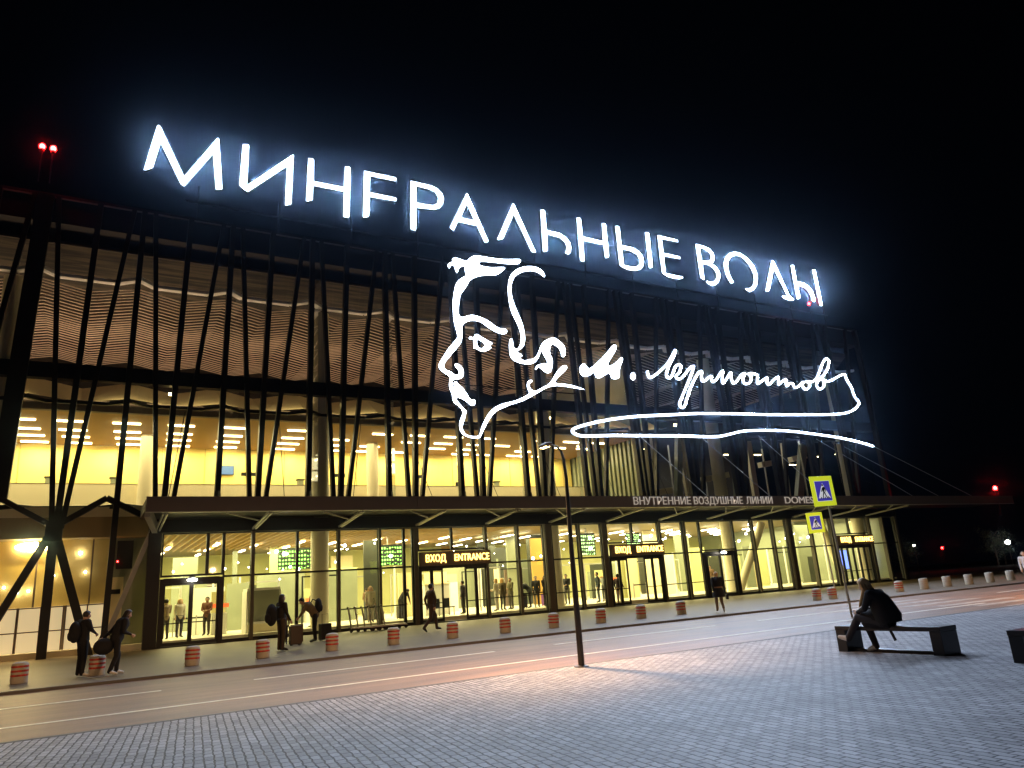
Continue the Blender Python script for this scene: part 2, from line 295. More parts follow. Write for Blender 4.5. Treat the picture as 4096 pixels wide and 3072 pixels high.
PROFILE=[(17.597,20.647),(17.662,20.757),(17.864,20.823),(18.143,20.799),(18.46,20.714),(18.624,20.742),(18.778,20.948),(19.013,21.128),(19.306,21.219),(19.596,21.229),(20.35,21.237),(20.989,21.264),(21.643,21.363),(22.309,21.497),(22.43,21.468),(22.442,21.345),(22.327,21.18),(22.097,21.046),(21.396,20.963),(20.752,20.925),(20.116,20.884),(19.697,20.85),(19.507,20.798),(19.418,20.695),(19.494,20.579),(19.886,20.559),(20.306,20.58),(20.95,20.714),(21.23,20.751),(21.256,20.633),(21.102,20.465),(20.652,20.11),(20.481,20.063),(19.847,19.955),(19.427,19.838),(19.133,19.712),(18.796,19.503),(18.666,19.345),(18.531,19.09),(18.312,18.747),(18.1,18.503),(18.031,18.32),(17.947,17.848),(17.88,17.458),(17.875,17.23),(17.946,17.087),(18.06,17.026),(18.221,17.084),(18.464,17.191),(18.706,17.26),(18.947,17.271),(19.464,17.164),(19.861,17.02),(20.253,16.759),(20.574,16.622),(20.909,16.662),(21.07,16.583),(21.088,16.43),(20.966,16.3),(20.753,16.237),(20.426,16.278),(20.026,16.424),(19.672,16.613),(19.362,16.825),(19.044,16.889),(18.683,16.864),(18.4,16.765),(18.154,16.584),(18.055,16.422),(18.05,15.971),(18.026,15.67),(17.934,15.4),(17.726,15.12),(17.442,14.811),(17.158,14.455),(16.879,14.139),(16.802,13.952),(16.824,13.775),(16.913,13.675),(17.119,13.657),(17.301,13.528),(17.486,13.436),(17.639,13.459),(17.69,13.561),(17.671,13.704),(17.545,13.838),(17.437,13.973),(17.443,14.082),(17.56,14.137),(17.749,14.092),(17.933,13.945),(18.027,13.698),(18.002,13.442),(17.857,13.25),(17.624,13.167),(17.357,13.131),(17.257,13.023),(17.252,12.916),(17.281,12.74),(17.367,12.586),(17.44,12.531),(17.374,12.711),(17.313,12.849),(17.33,12.975),(17.429,13.054),(17.541,13.027),(17.648,12.892),(17.868,12.748),(18.01,12.543),(18.153,12.374),(18.257,12.167),(18.346,12.048),(18.558,12.062),(18.653,12.032),(18.639,11.799),(18.575,11.688),(18.419,11.65),(18.287,11.688),(18.123,11.838),(17.939,11.95),(17.642,12.073),(17.529,12.076),(17.458,12.007),(17.52,11.888),(17.698,11.705),(17.913,11.471),(18.021,11.371),(18.093,11.305),(18.031,11.213),(17.969,10.982),(17.872,10.732),(17.763,10.448),(17.77,10.24),(17.873,10.071),(18.054,9.94),(18.354,9.9),(18.621,9.911),(18.779,9.987),(18.849,10.182),(18.965,10.504),(19.184,10.904),(19.401,11.236),(19.612,11.463),(19.863,11.658),(20.236,11.862),(20.731,12.02),(21.146,12.12),(21.57,12.277),(22.003,12.492),(22.267,12.641),(22.296,12.737),(22.206,12.919),(22.162,13.142),(22.224,13.373),(22.34,13.496),(22.557,13.551),(22.627,13.48),(22.586,13.401),(22.453,13.334),(22.366,13.214),(22.386,13.045),(22.502,12.921),(22.666,12.858),(22.884,12.911),(23.311,13.147),(23.72,13.35),(23.913,13.538),(24.114,13.806),(24.37,14.158),(24.671,14.497),(24.912,14.669),(25.141,14.697),(25.245,14.607),(25.221,14.467),(25.005,14.251),(24.615,13.944),(24.346,13.689),(24.243,13.545),(24.302,13.472),(24.658,13.48),(25.328,13.461),(25.907,13.359),(26.308,13.251),(26.428,13.208),(26.299,13.172),(25.53,13.233),(24.86,13.281),(24.417,13.287),(23.97,13.227),(23.52,13.067),(23.02,12.784),(22.395,12.439),(21.956,12.205),(21.528,12.048),(20.898,11.844),(20.479,11.654),(20.09,11.49),(19.754,11.219),(19.498,10.92),(19.237,10.517),(19.02,10.154),(18.908,9.905),(18.766,9.777),(18.611,9.747),(18.308,9.76),(18.01,9.817),(17.753,9.928),(17.596,10.129),(17.532,10.333),(17.547,10.611),(17.635,10.859),(17.761,11.111),(17.789,11.288),(17.685,11.458),(17.506,11.623),(17.287,11.75),(17.203,11.92),(17.196,12.166),(17.131,12.374),(17.031,12.615),(17.024,12.863),(17.071,13.044),(17.079,13.223),(17.028,13.326),(16.772,13.448),(16.52,13.641),(16.423,13.811),(16.43,13.955),(16.544,14.18),(16.784,14.528),(17.028,14.916),(17.311,15.261),(17.678,15.669),(17.705,15.821),(17.66,16.076),(17.531,16.584),(17.495,17.031),(17.504,17.599),(17.529,18.097),(17.608,18.49),(17.706,18.89),(17.776,19.093),(17.947,19.353),(18.197,19.567),(18.496,19.751),(18.436,19.899),(18.42,20.133),(18.419,20.33),(18.236,20.28),(18.048,20.132),(18.0,19.986),(17.953,19.841),(17.89,19.785),(17.816,19.878),(17.764,20.027),(17.752,20.181),(17.677,20.267),(17.557,20.248),(17.473,20.136),(17.429,20.031),(17.369,20.009),(17.297,20.146),(17.302,20.264),(17.407,20.399),(17.569,20.485),(17.65,20.526)]
EYE=[[(18.441,15.753),(18.486,15.852),(18.587,15.881),(18.683,15.836),(18.783,15.866),(18.853,16.043),(18.975,16.087),(19.113,16.053),(19.267,15.957),(19.58,15.821),(19.815,15.714),(19.993,15.638),(20.01,15.582),(19.963,15.502),(19.838,15.451),(19.894,15.381),(19.929,15.29),(19.78,15.176),(19.571,15.061),(19.367,14.996),(19.128,15.01),(18.975,15.095),(18.859,15.147),(18.72,15.125),(18.701,15.146),(18.75,15.3),(18.751,15.524),(18.715,15.708),(18.574,15.655),(18.476,15.663)],[(18.994,15.738),(19.17,15.682),(19.498,15.491),(19.299,15.188),(19.064,15.257),(18.978,15.473)]]
HAIR=[(24.18,20.603),(24.125,20.502),(24.012,20.514),(23.8,20.669),(23.539,20.773),(23.181,20.787),(22.819,20.712),(22.454,20.58),(22.086,20.356),(21.85,20.115),(21.647,19.717),(21.566,19.22),(21.615,18.745),(21.75,18.284),(21.966,17.754),(22.181,17.225),(22.308,16.687),(22.327,16.14),(22.23,15.739),(22.039,15.486),(21.904,15.39),(21.771,15.319),(21.657,15.211),(21.926,15.142),(22.051,15.019),(21.951,14.932),(21.733,14.846),(21.983,14.801),(22.146,14.72),(22.385,14.815),(22.779,14.91),(23.01,15.088),(23.162,15.337),(23.327,15.706),(23.531,16.024),(23.768,16.208),(24.049,16.358),(24.326,16.457),(24.506,16.46),(24.721,16.351),(24.975,16.177),(25.182,15.978),(25.245,15.703),(25.202,15.379),(25.107,15.25),(24.966,15.197),(24.851,15.265),(24.843,15.543),(24.708,15.769),(24.456,15.942),(24.234,15.967),(24.132,15.829),(24.042,15.582),(24.06,15.307),(24.19,15.044),(24.203,14.809),(24.136,14.489),(24.021,14.206),(23.876,14.077),(23.697,14.031),(23.487,14.122),(23.286,14.298),(23.078,14.396),(22.978,14.233),(22.866,14.184),(22.815,14.238),(22.955,14.462),(23.183,14.599),(23.538,14.67),(23.805,14.714),(23.696,14.958),(23.504,15.253),(23.478,15.447),(23.386,15.398),(23.28,15.192),(23.124,14.904),(22.885,14.649),(22.573,14.513),(22.229,14.482),(21.85,14.497),(21.481,14.597),(21.241,14.727),(21.132,14.945),(21.117,15.287),(21.122,15.633),(21.188,15.948),(21.279,16.055),(21.405,16.049),(21.447,15.938),(21.444,15.628),(21.487,15.478),(21.61,15.441),(21.761,15.487),(21.906,15.715),(21.996,16.036),(22.003,16.388),(21.892,16.836),(21.749,17.173),(21.562,17.505),(21.421,17.882),(21.332,18.386),(21.303,19.021),(21.339,19.509),(21.454,20.013),(21.654,20.37),(21.982,20.689),(22.35,20.914),(22.759,21.064),(23.212,21.151),(23.616,21.142),(23.923,21.024),(24.13,20.805)]
INITIAL=[(26.128,14.443),(26.237,14.722),(26.467,14.915),(26.626,14.929),(26.713,14.765),(26.864,14.619),(27.073,14.683),(27.422,14.942),(28.263,15.643),(28.767,16.16),(29.023,16.431),(29.197,16.487),(29.323,16.382),(29.232,16.113),(28.8,15.555),(28.508,15.202),(28.454,14.989),(28.5,14.924),(28.845,15.047),(29.27,15.342),(29.527,15.6),(29.673,15.647),(29.745,15.551),(29.662,15.355),(29.449,15.008),(29.321,14.671),(29.304,14.253),(29.112,14.136),(28.831,14.086),(28.618,14.129),(28.543,14.398),(28.443,14.467),(28.095,14.292),(27.747,14.081),(27.528,14.041),(27.375,14.096),(27.322,14.319),(27.357,14.48),(27.022,14.248),(26.689,14.095),(26.424,14.064),(26.229,14.182)]
DOT=[(30.634,14.417),(30.586,14.282),(30.492,14.179),(30.379,14.135),(30.275,14.162),(30.209,14.252),(30.198,14.382),(30.246,14.516),(30.339,14.62),(30.453,14.665),(30.557,14.638),(30.623,14.548)]
STROKE=[(31.707,14.875,0.105),(31.753,14.594,0.105),(31.875,14.438,0.105),(32.249,14.587,0.105),(32.909,15.026,0.105),(33.527,15.517,0.105),(34.048,16.105,0.105),(34.474,16.642,0.105),(34.361,16.333,0.105),(34.077,15.91,0.105),(33.687,15.385,0.105),(33.386,14.825,0.105),(33.434,14.564,0.105),(33.744,14.613,0.105),(34.015,14.975,0.105),(34.267,15.388,0.105),(34.579,15.602,0.105),(34.794,15.484,0.105),(34.614,15.075,0.105),(34.257,14.777,0.105),(34.26,14.607,0.105),(34.527,14.555,0.105),(34.904,14.781,0.105),(35.388,15.24,0.105),(35.79,15.562,0.105),(35.951,15.512,0.105),(35.653,14.966,0.105),(35.143,14.189,0.105),(34.564,13.324,0.105),(34.223,12.823,0.105),(34.256,12.587,0.105),(34.49,12.53,0.105),(34.704,12.71,0.105),(34.974,13.207,0.105),(35.38,13.938,0.105),(35.911,14.641,0.105),(36.35,15.148,0.105),(36.661,15.274,0.105),(36.595,14.845,0.105),(36.599,14.587,0.105),(36.894,14.62,0.105),(37.301,14.902,0.105),(37.582,15.015,0.105),(37.53,14.67,0.105),(37.714,14.609,0.105),(38.077,14.864,0.105),(38.492,15.303,0.105),(38.779,15.508,0.105),(38.625,15.006,0.105),(38.591,14.548,0.105),(39.023,14.916,0.105),(39.55,15.451,0.105),(39.499,15.077,0.105),(39.627,14.627,0.105),(40.069,14.877,0.105),(40.579,15.351,0.105),(40.983,15.497,0.105),(40.681,15.049,0.105),(40.815,14.7,0.105),(41.34,14.821,0.105),(41.574,15.245,0.105),(41.362,15.51,0.105),(41.959,15.541,0.105),(42.282,15.461,0.105),(42.173,15.042,0.105),(42.177,14.792,0.105),(42.712,15.085,0.105),(43.247,15.349,0.105),(43.137,15.055,0.105),(43.325,14.816,0.105),(43.965,15.248,0.105),(44.468,15.512,0.105),(44.471,15.223,0.105),(44.413,14.899,0.105),(44.828,15.155,0.105),(45.286,15.385,0.105),(45.261,15.092,0.105),(45.289,14.836,0.105),(45.638,15.089,0.105),(45.981,15.083,0.105),(46.186,14.806,0.105),(46.631,14.937,0.105),(47.261,15.345,0.105),(47.062,15.002,0.105),(47.32,14.739,0.105),(47.807,14.926,0.105),(47.952,15.266,0.105),(47.631,15.406,0.105),(48.102,15.41,0.105),(48.612,15.55,0.105),(49.132,15.993,0.105),(49.848,16.933,0.105),(50.449,17.523,0.105),(50.811,17.398,0.105),(50.594,16.863,0.105),(50.06,16.272,0.105),(49.519,15.89,0.105),(48.888,15.438,0.105),(48.789,15.065,0.105),(49.086,14.887,0.105),(49.524,15.086,0.105),(49.734,15.504,0.105),(49.621,15.73,0.105),(50.171,15.605,0.105),(51.034,15.876,0.105),(51.941,16.258,0.105),(52.495,16.352,0.105),(52.608,15.933,0.105),(52.997,15.343,0.105),(53.187,14.602,0.105),(53.587,14.149,0.105),(53.461,13.868,0.105),(52.735,13.418,0.105),(51.637,13.1,0.105),(49.811,12.887,0.105),(46.939,12.71,0.105),(43.331,12.513,0.105),(40.784,12.422,0.105),(38.35,12.318,0.105),(36.097,12.21,0.105),(35.531,12.174,0.116),(32.869,11.925,0.116),(30.347,11.689,0.116),(28.529,11.433,0.116),(27.058,11.135,0.116),(25.909,10.845,0.116),(25.34,10.634,0.116),(25.213,10.467,0.116),(25.414,10.315,0.116),(25.84,10.226,0.116),(26.672,10.25,0.116),(28.389,10.352,0.116),(30.164,10.404,0.116),(32.641,10.498,0.116),(34.582,10.556,0.116),(35.915,10.568,0.116),(37.29,10.622,0.116),(38.445,10.826,0.105),(39.857,11.121,0.105),(41.354,11.245,0.105),(43.054,11.32,0.105),(44.794,11.334,0.105),(47.474,11.228,0.105),(50.265,11.051,0.105),(52.656,10.781,0.105),(54.309,10.506,0.105)]
# ================================================================ the setting
def struct(name, mb, m, **k):
    o = mb.build(name, m, **k); o['kind'] = 'structure'; return o
struct('ground', MB().box(-120, 200, -60, 160, -.6, -.20), K['ground'])
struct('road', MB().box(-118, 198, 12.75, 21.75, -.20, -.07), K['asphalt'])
struct('plaza', MB().box(-60, 120, -50, 12.70, -.2, 0), paving_mat())
struct('kerb_plaza', MB().box(-118, 198, 12.70, 12.83, -.2, .004), K['kerb'])
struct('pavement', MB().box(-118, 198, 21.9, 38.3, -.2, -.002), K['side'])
struct('kerb_pavement', MB().box(-118, 198, 21.75, 21.9, -.2, .004), K['kerb'])
mk = MB()
for x0, x1 in ((-14, -9.5), (-6, 1.55), (3.45, 9.6), (11.5, 17.6), (19.5, 25.5), (34, 40), (42, 48), (50, 56)):
    mk.box(x0, x1, 18.33, 18.48, -.069, -.066)
mk.box(-80, 27, 15.07, 15.22, -.069, -.066)
mk.box(34, 120, 15.07, 15.22, -.069, -.066)
wz = MB()
for i in range(7): wz.box(25.4, 30.0, 13.1+i*1.25, 13.6+i*1.25, -.069, -.066)
struct('road_markings', mk, K['line'])
struct('crossing_markings', wz, K['wornline'])

# ================================================================ the terminal
T = thing('airport_terminal', 'long glass fronted airport terminal with dark slanting steel fins and yellow lit halls', 'building', (22.4, 37.5, 0))
world_parts(T)
def part(name, mb, m, parent=None, **k): return mb.build(name, m, parent or T, **k)
XL, XR = -12.0, 56.8
nt = lambda k: 1.18+4.21*k
nb = lambda k: .78+4.33*k
mt = lambda k: 3.35+4.11*k
mbm = lambda k: 2.82+4.15*k
# fins: per bay one upright at the fold of the glass, one upright at mid bay and two leaning ones
ZB = 6.15
def fin(x0, z0, x1, z1, w=.24, y=37.5, d=.34):
    part('facade_fin', MB().bar((x0, y, z0), (x1, y, z1), w, d), K['fin'])
for k in range(-3, 13):
    zb = ZB if k >= 1 else 5.4
    if nt(k) > XL-1:
        fin(nt(k), 21, nb(k), ZB if k > 0 else (0 if k == 0 else 6.6), .7 if k == -1 else .25)
    if mt(k) < XR:
        m_b = mbm(k); zz = ZB if k >= 0 else 5.3
        fin(mt(k), 21, m_b, zz, .25, 37.52)
        fin(nt(k)+.5, 21, m_b-.34*(1 if k >= 0 else .5), zz, .21, 37.55, .26)
        fin(nt(k+1)-.46, 21, m_b+.36*(1 if k >= 0 else .5), zz, .21, 37.56, .26)
    if k >= 1 and k < 13:
        part('fin_foot', MB().lathe([(.62, 6.12), (.5, 6.22), (.16, 6.62), (.13, 6.9)], (nb(k), 37.3, 0), 4), K['fin'])
fin(56.6, 21, 56.9, 0, .3)
# horizontal beams, folded transoms
part('facade_beam', MB().box(XL, XR, 37.72, 38.15, 12.08, 12.80), K['black'])
part('roof_parapet', MB().box(XL, XR+.3, 37.70, 38.6, 19.75, 21.25), K['black'])
part('parapet_flashing', MB().box(XL, XR+.3, 37.62, 37.70, 21.0, 21.06), K['fascia'])
def fold(k):       # plan of the folded glazing in one bay
    return [(nt(k), 37.85), (nt(k)+.75, 38.62), (nt(k)+3.25, 38.62), (nt(k+1), 37.85)]
def clipx(a, b):
    (x0, y0), (x1, y1) = a, b
    if x0 >= XR: return None
    if x1 > XR: y1 = y0+(y1-y0)*(XR-x0)/(x1-x0); x1 = XR
    return (x0, y0), (x1, y1)
for z, h, m, dd in ((17.42, .16, K['white'], .34), (11.2, .15, K['black'], .14), (6.3, .2, K['frame'], .08)):
    t = MB()
    for k in range(-3, 13):
        f = fold(k)
        for a, b in zip(f, f[1:]):
            c = clipx(a, b)
            if c: t.bar((c[0][0], c[0][1]-.03, z), (c[1][0], c[1][1]-.03, z), dd, h, (0, 0, 1))
    part('transom', t, m)
for z0, z1 in ((6.45, 11.1), (11.3, 12.2), (12.9, 17.28), (17.55, 19.9)):
    for k in range(-3, 13):
        f = fold(k); t = MB()
        for a, b in zip(f, f[1:]):
            c = clipx(a, b)
            if c:
                n = len(t.v); (ax, ay), (bx, by) = c
                t.v += [(ax, ay, z0), (bx, by, z0), (bx, by, z1), (ax, ay, z1)]; t.face([n, n+1, n+2, n+3])
        if t.f: part('window', t, K['glassup'])
# roof, upper void, louvred ceiling
part('roof_slab', MB().box(XL, XR, 38.6, 64, 20.3, 20.9), K['black'])
part('roof_soffit', MB().box(XL, XR, 38.7, 64, 19.15, 19.3), K['deck'])
pl = MB(); pl.v = [(XL, 38.85, 19.15), (XR, 38.85, 19.15), (XR, 40.9, 17.7), (XL, 40.9, 17.7)]; pl.face([0, 1, 2, 3]); part('plank_lining', pl, K['slatdark'])
part('back_wall', MB().box(XL, XR, 53.2, 53.5, 11.0, 19.1), K['deck'])
lv = MB()
for i in range(31):
    y = 39.0+.43*i
    pts = []
    for k in range(-3, 13):
        ph = .05*math.sin(i*.45)
        pts += [(nt(k), 17.18+.20+ph), (nt(k)+2.1, 17.18-.24+ph)]
    pts.append((nt(13), 17.38))
    for (x0, z0), (x1, z1) in zip(pts, pts[1:]):
        if x1 > XR: continue
        lv.bar((x0, y, z0), (x1, y, z1), 
            .045, .042, (0, 0, 1))
part('louvred_ceiling', lv, K['louvre'])
# folded fabric panels between transom and beam
fp = MB()
for k in range(-3, 8):
    a = nt(k); b = nt(k+1); n = len(fp.v)
    fp.v += [(a, 39.3, 11.7), (a+2.1, 39.9, 11.55), (b, 39.3, 11.7), (b, 41.5, 13.1), (a+2.1, 42.4, 12.9), (a, 41.5, 13.1)]
    fp.face([n, n+1, n+4, n+5]); fp.face([n+1, n+2, n+3, n+4])
part('fabric_ceiling', fp, K['cream'])
# upper hall
UX1 = 33.0
part('floor_slab', MB().box(XL, XR, 38.75, 60, 5.62, 6.35), K['brown'])
part('upper_ceiling', MB().box(XL, UX1, 39.6, 48.6, 11.1, 11.42), K['ochre'])
part('ceiling_edge', MB().box(XL, UX1, 39.3, 39.6, 10.98, 11.5), K['brown'])
part('back_wall', MB().box(XL, UX1, 48.3, 48.6, 6.35, 11.1), K['yellow'])
part('wall_joint', MB().box(XL, UX1, 48.27, 48.3, 8.53, 8.56), K['brown'])
wj = MB()
for i in range(19): wj.box(XL+1+i*2.4, XL+1.02+i*2.4, 48.272, 48.3, 7.4, 11.1)
part('panel_joints', wj, K['ochre'])
part('balustrade', MB().box(XL, UX1, 45.9, 46.0, 6.35, 8.5), K['parapet'])
part('upper_landing', MB().box(XL, UX1, 46.0, 48.3, 6.35, 7.4), K['brown'])
part('handrail', MB().box(XL, UX1, 45.88, 46.03, 8.5, 8.53), K['brown'])
pt = MB()
for i in range(16): pt.box(UX1+i*.0, UX1+.2, 40.2+i*.5, 40.45+i*.5, 6.36, 11.2)
part('slatted_partition', pt, K['greyglass'])
part('end_wall', MB().box(UX1+.2, UX1+.3, 39.7, 53.2, 6.35, 19.1), K['greyglass'])
sl = []
for bi, x0 in enumerate((-8.3, -4.1, -2.0, .55, 3.15, 5.85, 9.4, 12.1, 14.45, 16.9, 19.2, 21.6, 23.6, 26.1, 28.3, 30.6)):
    for ri, y in enumerate((42.0, 44.1, 45.8, 47.5)):
        if bi > 6 and (bi*3+ri*2) % 5 == 1: continue
        if bi in (12, 14, 15) and ri == 2: continue
        off = (.12 if bi <= 6 else .22)*ri
        part('ceiling_light', MB().box(x0+off, x0+off+1.3, y-.055, y+.055, 11.03, 11.1), K['strip'])
# columns through both halls
for x in (-4.0, 10.45, 24.8, 39.6, 54.2):
    part('column', MB().lathe([(.46, 0), (.46, 17.2)], (x, 39.0, 0), 28), K['column'], smooth=True)
for x in (4.6, 17.6, 31.0):
    part('hall_column', MB().lathe([(.38, 6.35), (.38, 11.1)], (x-2.2, 44.9, 0), 22), K['parapet'], smooth=True)
# atrium on the right: pale posts, stairs and landings in the half dark
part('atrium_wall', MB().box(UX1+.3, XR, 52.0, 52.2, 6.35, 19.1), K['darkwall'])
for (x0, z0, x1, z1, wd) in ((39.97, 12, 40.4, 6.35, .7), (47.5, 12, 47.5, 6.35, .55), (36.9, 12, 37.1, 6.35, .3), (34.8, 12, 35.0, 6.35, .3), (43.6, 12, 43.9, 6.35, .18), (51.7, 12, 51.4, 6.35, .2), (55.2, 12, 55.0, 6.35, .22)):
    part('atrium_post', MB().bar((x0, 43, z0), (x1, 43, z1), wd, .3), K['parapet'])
for (a, b) in (((42.1, 8.75), (45, 9.2)), ((49, 10.1), (50.2, 10.25)), ((52.9, 10.65), (54.8, 11)), ((36.0, 7.6), (38.8, 7.9))):
    part('stair_beam', MB().bar((a[0], 43.4, a[1]), (b[0], 43.4, b[1]), .5, .45, (0, 0, 1)), K['parapet'])
for (a, b, wd) in (((53.3, 11.7), (51.7, 7.2), .7), ((38.2, 6.4), (39.2, 12), .5), ((45.2, 12), (44.4, 6.4), .45)):
    part('slanted_strut', MB().bar((a[0], 42.2, a[1]), (b[0], 42.2, b[1]), wd, .4), K['greyglass'])
dk = MB()
for i in range(12): dk.box(34+i*1.85, 34.1+i*1.85, 46, 46.1, 6.35, 12.1)
part('curtain_wall_mullions', dk, K['strut'])
for i, (x, z, y) in enumerate(((36.4, 11.2, 44), (38.6, 10.6, 45), (41.4, 11.4, 44), (42.6, 10.5, 45), (45.7, 11.0, 44), (50.4, 11.3, 45), (53.5, 10.3, 44), (55.4, 10.9, 43))):
    part('ceiling_light', MB().box(x, x+.75, y, y+.12, z, z+.05), K['strip'])
# ---------------- ground floor hall
part('hall_floor', MB().box(XL, XR, 38.25, 62, -.2, .25), K['hallfloor'])
part('hall_ceiling', MB().box(2.6, XR, 38.4, 62, 5.34, 5.5), K['hallceil'])
ws = MB()
for i in range(48): ws.box(2.9+i*.42, 2.98+i*.42, 38.5, 52, 5.12, 5.335)
part('wood_slats', ws, K['wood'])
part('hall_wall', MB().box(2.6, XR, 60, 60.2, .25, 5.34), K['hallwall'])
part('side_wall', MB().box(XR-.15, XR, 38.5, 60, .25, 5.34), K['greyglass'])
part('side_wall', MB().box(2.45, 2.6, 38.4, 60, .25, 5.34), K['hallwall'])
random.seed(3)
for i in range(21):
    x = 4.0+i*2.42
    for j, y in enumerate((45.6, 49.6, 54.0) if i % 2 else (47.4, 51.6)):
        part('ceiling_light', MB().box(x-.08, x+.08, y, y+1.7, 5.05, 5.11), K['strip2'])
rnd = random.Random(11)
for i in range(58):
    x = 3.2+rnd.random()*52; y = rnd.choice((43.5, 46.3, 48.8, 50.9, 53.2, 55.8, 58.4)); wd = rnd.uniform(.25, 1.9); h = rnd.choice((2.1, 2.6, 3.2, 4.6, 5.05))
    part('partition', MB().box(x, x+wd, y+i*.004, y+.12+i*.004, .25, .25+h), K[rnd.choice(('greyglass', 'greyglass', 'hallwall', 'cream', 'parapet', 'brown', 'darkglass', 'darkglass', 'ochre'))])
for i in range(24):
    x = 3.0+i*2.25+rnd.random(); y = 41.5+rnd.random()*9; wd = rnd.uniform(1.2, 2.2); f = MB()
    f.box(x, x+.07, y, y+.07, .25, 2.9).box(x+wd, x+wd+.07, y, y+.07, .25, 2.9).box(x+.07, x+wd, y, y+.07, 2.82, 2.9)
    part('partition_frame', f, K[rnd.choice(('frame', 'strut', 'pale'))])
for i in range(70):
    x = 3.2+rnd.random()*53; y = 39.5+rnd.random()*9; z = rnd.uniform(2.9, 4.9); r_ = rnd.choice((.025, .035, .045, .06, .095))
    part('glint_ball', MB().ell((x, y, z), r_, r_, r_, 8, 6), K['lampwhite'])  # glowing balls added as glints, like reflections in the glass
# partitions, kiosks and door frames seen through the glass
for (x, y, wd, h, mk_) in ((5.0, 44, 1.6, 2.4, 'white'), (12.6, 47, 2.4, 3.0, 'greyglass'), (9.4, 50, 3.0, 3.2, 'greyglass'), (14.4, 52, 2.2, 3.4, 'hallwall'), (19.4, 47, 2.6, 1.9, 'white'), (24.0, 54, 5, 3.6, 'greyglass'),
                         (28.5, 50, 2.2, 3.3, 'greyglass'), (33.4, 44, 1.3, 3.2, 'hallwall'), (35.5, 48, 2.0, 3.8, 'greyglass'), (38.4, 45, 1.2, 3.0, 'white'), (42.3, 46, 1.6, 3.4, 'hallwall'), (45.6, 43.5, 1.0, 3.2, 'greyglass'), (48.2, 45, 1.6, 3.0, 'hallwall'), (52.0, 46, 2.2, 3.2, 'greyglass')):
    part('partition', MB().box(x, x+wd, y, y+.15, .25, .25+h), K[mk_])
for i in range(26):
    x = 4.2+i*2.05; y = 42.6+(i*37 % 11)*.9
    part('partition_post', MB().box(x, x+.1, y, y+.1, .25, 3.3), K['white'])
for (a, b) in (((40.7, .3), (44.2, 4.9)), ((50.4, 4.9), (52.6, .4)), ((55.9, .4), (54.7, 4.9))):
    part('slanted_column', MB().tube([(a[0], 39.6, a[1]), (b[0], 39.9, b[1])], .30, 16), K['column'], smooth=True)
# glazed ground floor: each window is a frame with a pane
XM = [2.85, 5.5, 6.82, 8.95, 10.98, 13.14, 14.9]
def window(x0, x1, z0=.06, z1=4.98, tz=2.95, fw=.07, bar_z=None, fm='frame'):
    f = MB()
    f.box(x0, x0+fw, 37.42, 37.58, z0, z1); f.box(x1-fw, x1, 37.42, 37.58, z0, z1)
    f.box(x0+fw, x1-fw, 37.42, 37.58, z1-.06, z1); f.box(x0+fw, x1-fw, 37.42, 37.58, z0, z0+.09)
    if tz: f.box(x0+fw, x1-fw, 37.44, 37.56, tz-.045, tz+.045)
    if bar_z: f.box(x0+fw, x1-fw, 37.39, 37.44, bar_z-.03, bar_z+.03)
    o = part('window', f, K[fm])
    g = MB(); g.v = [(x0+.02, 37.5, z0), (x1-.02, 37.5, z0), (x1-.02, 37.5, z1), (x0+.02, 37.5, z1)]; g.face([0, 1, 2, 3])
    g.build('pane', K['glass'], o); return o
def post(x, wd, z0=0, z1=5.0, d=.3, m='frame'):
    part('facade_post', MB().box(x-wd/2, x+wd/2, 37.3, 37.3+d, z0, z1), K[m])
for a, b in ((5.5, 6.8), (6.8, 8.93), (8.93, 10.98), (10.98, 13.14), (13.14, 14.5)): window(a, b, bar_z=1.05 if a > 10 else None)
window(14.5, 15.0)
for a, b in ((19.4, 21.4), (21.4, 23.2), (23.75, 25.7), (25.7, 27.4)): window(a, b, bar_z=1.05)
for a, b in ((32.0, 34.0), (34.2, 35.5), (38.6, 40.4), (40.4, 42.4), (42.4, 43.9), (44.5, 46.5), (46.5, 48.7), (53.3, 55.0), (55.0, 56.6)): window(a, b, bar_z=1.05 if a < 36 else None)
for x, wd in ((2.55, .55), (6.82, .16), (10.98, .14), (13.14, .14), (15.12, .28), (19.35, .2), (21.42, .2), (23.47, .5), (25.7, .14), (27.55, .45), (32.0, .22), (34.1, .22), (40.42, .2), (42.42, .22), (44.2, .5), (46.5, .24), (48.75, .26), (53.3, .26), (55.0, .2), (56.7, .3)):
    post(x, wd if wd < .2 or x < 3 else wd*.75, m='frame' if x < 3 else 'postside')
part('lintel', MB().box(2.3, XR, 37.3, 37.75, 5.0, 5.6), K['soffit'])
part('plinth', MB().box(2.3, XR, 37.36, 37.66, -.05, .055), K['frame'])
# doors
def door(x0, x1, n, h, label, frame='frame', fw=.16, open_=None):
    f = MB()
    f.box(x0, x0+fw, 37.34, 37.62, 0, h+.2); f.box(x1-fw, x1, 37.34, 37.62, 0, h+.2); f.box(x0+fw, x1-fw, 37.34, 37.62, h, h+.22)
    o = part('door', f, K[frame]); o['label'] = label
    ww = (x1-x0-2*fw)/n
    for i in range(n):
        a = x0+fw+i*ww; b = a+ww; l = MB()
        if open_ and i in open_: continue
        st = .09
        l.box(a, a+st, 37.44, 37.52, .06, h); l.box(b-st, b, 37.44, 37.52, .06, h)
        l.box(a+st, b-st, 37.44, 37.52, h-.1, h); l.box(a+st, b-st, 37.44, 37.52, .06, .2)
        l.box(a+st, b-st, 37.46, 37.50, .98, 1.03)
        l.build('door_leaf', K[frame], o)
        g = MB(); g.v = [(a+.05, 37.485, .1), (b-.05, 37.485, .1), (b-.05, 37.485, h-.05), (a+.05, 37.485, h-.05)]; g.face([0, 1, 2, 3])
        g.build('pane', K['glass'], o)
    return o
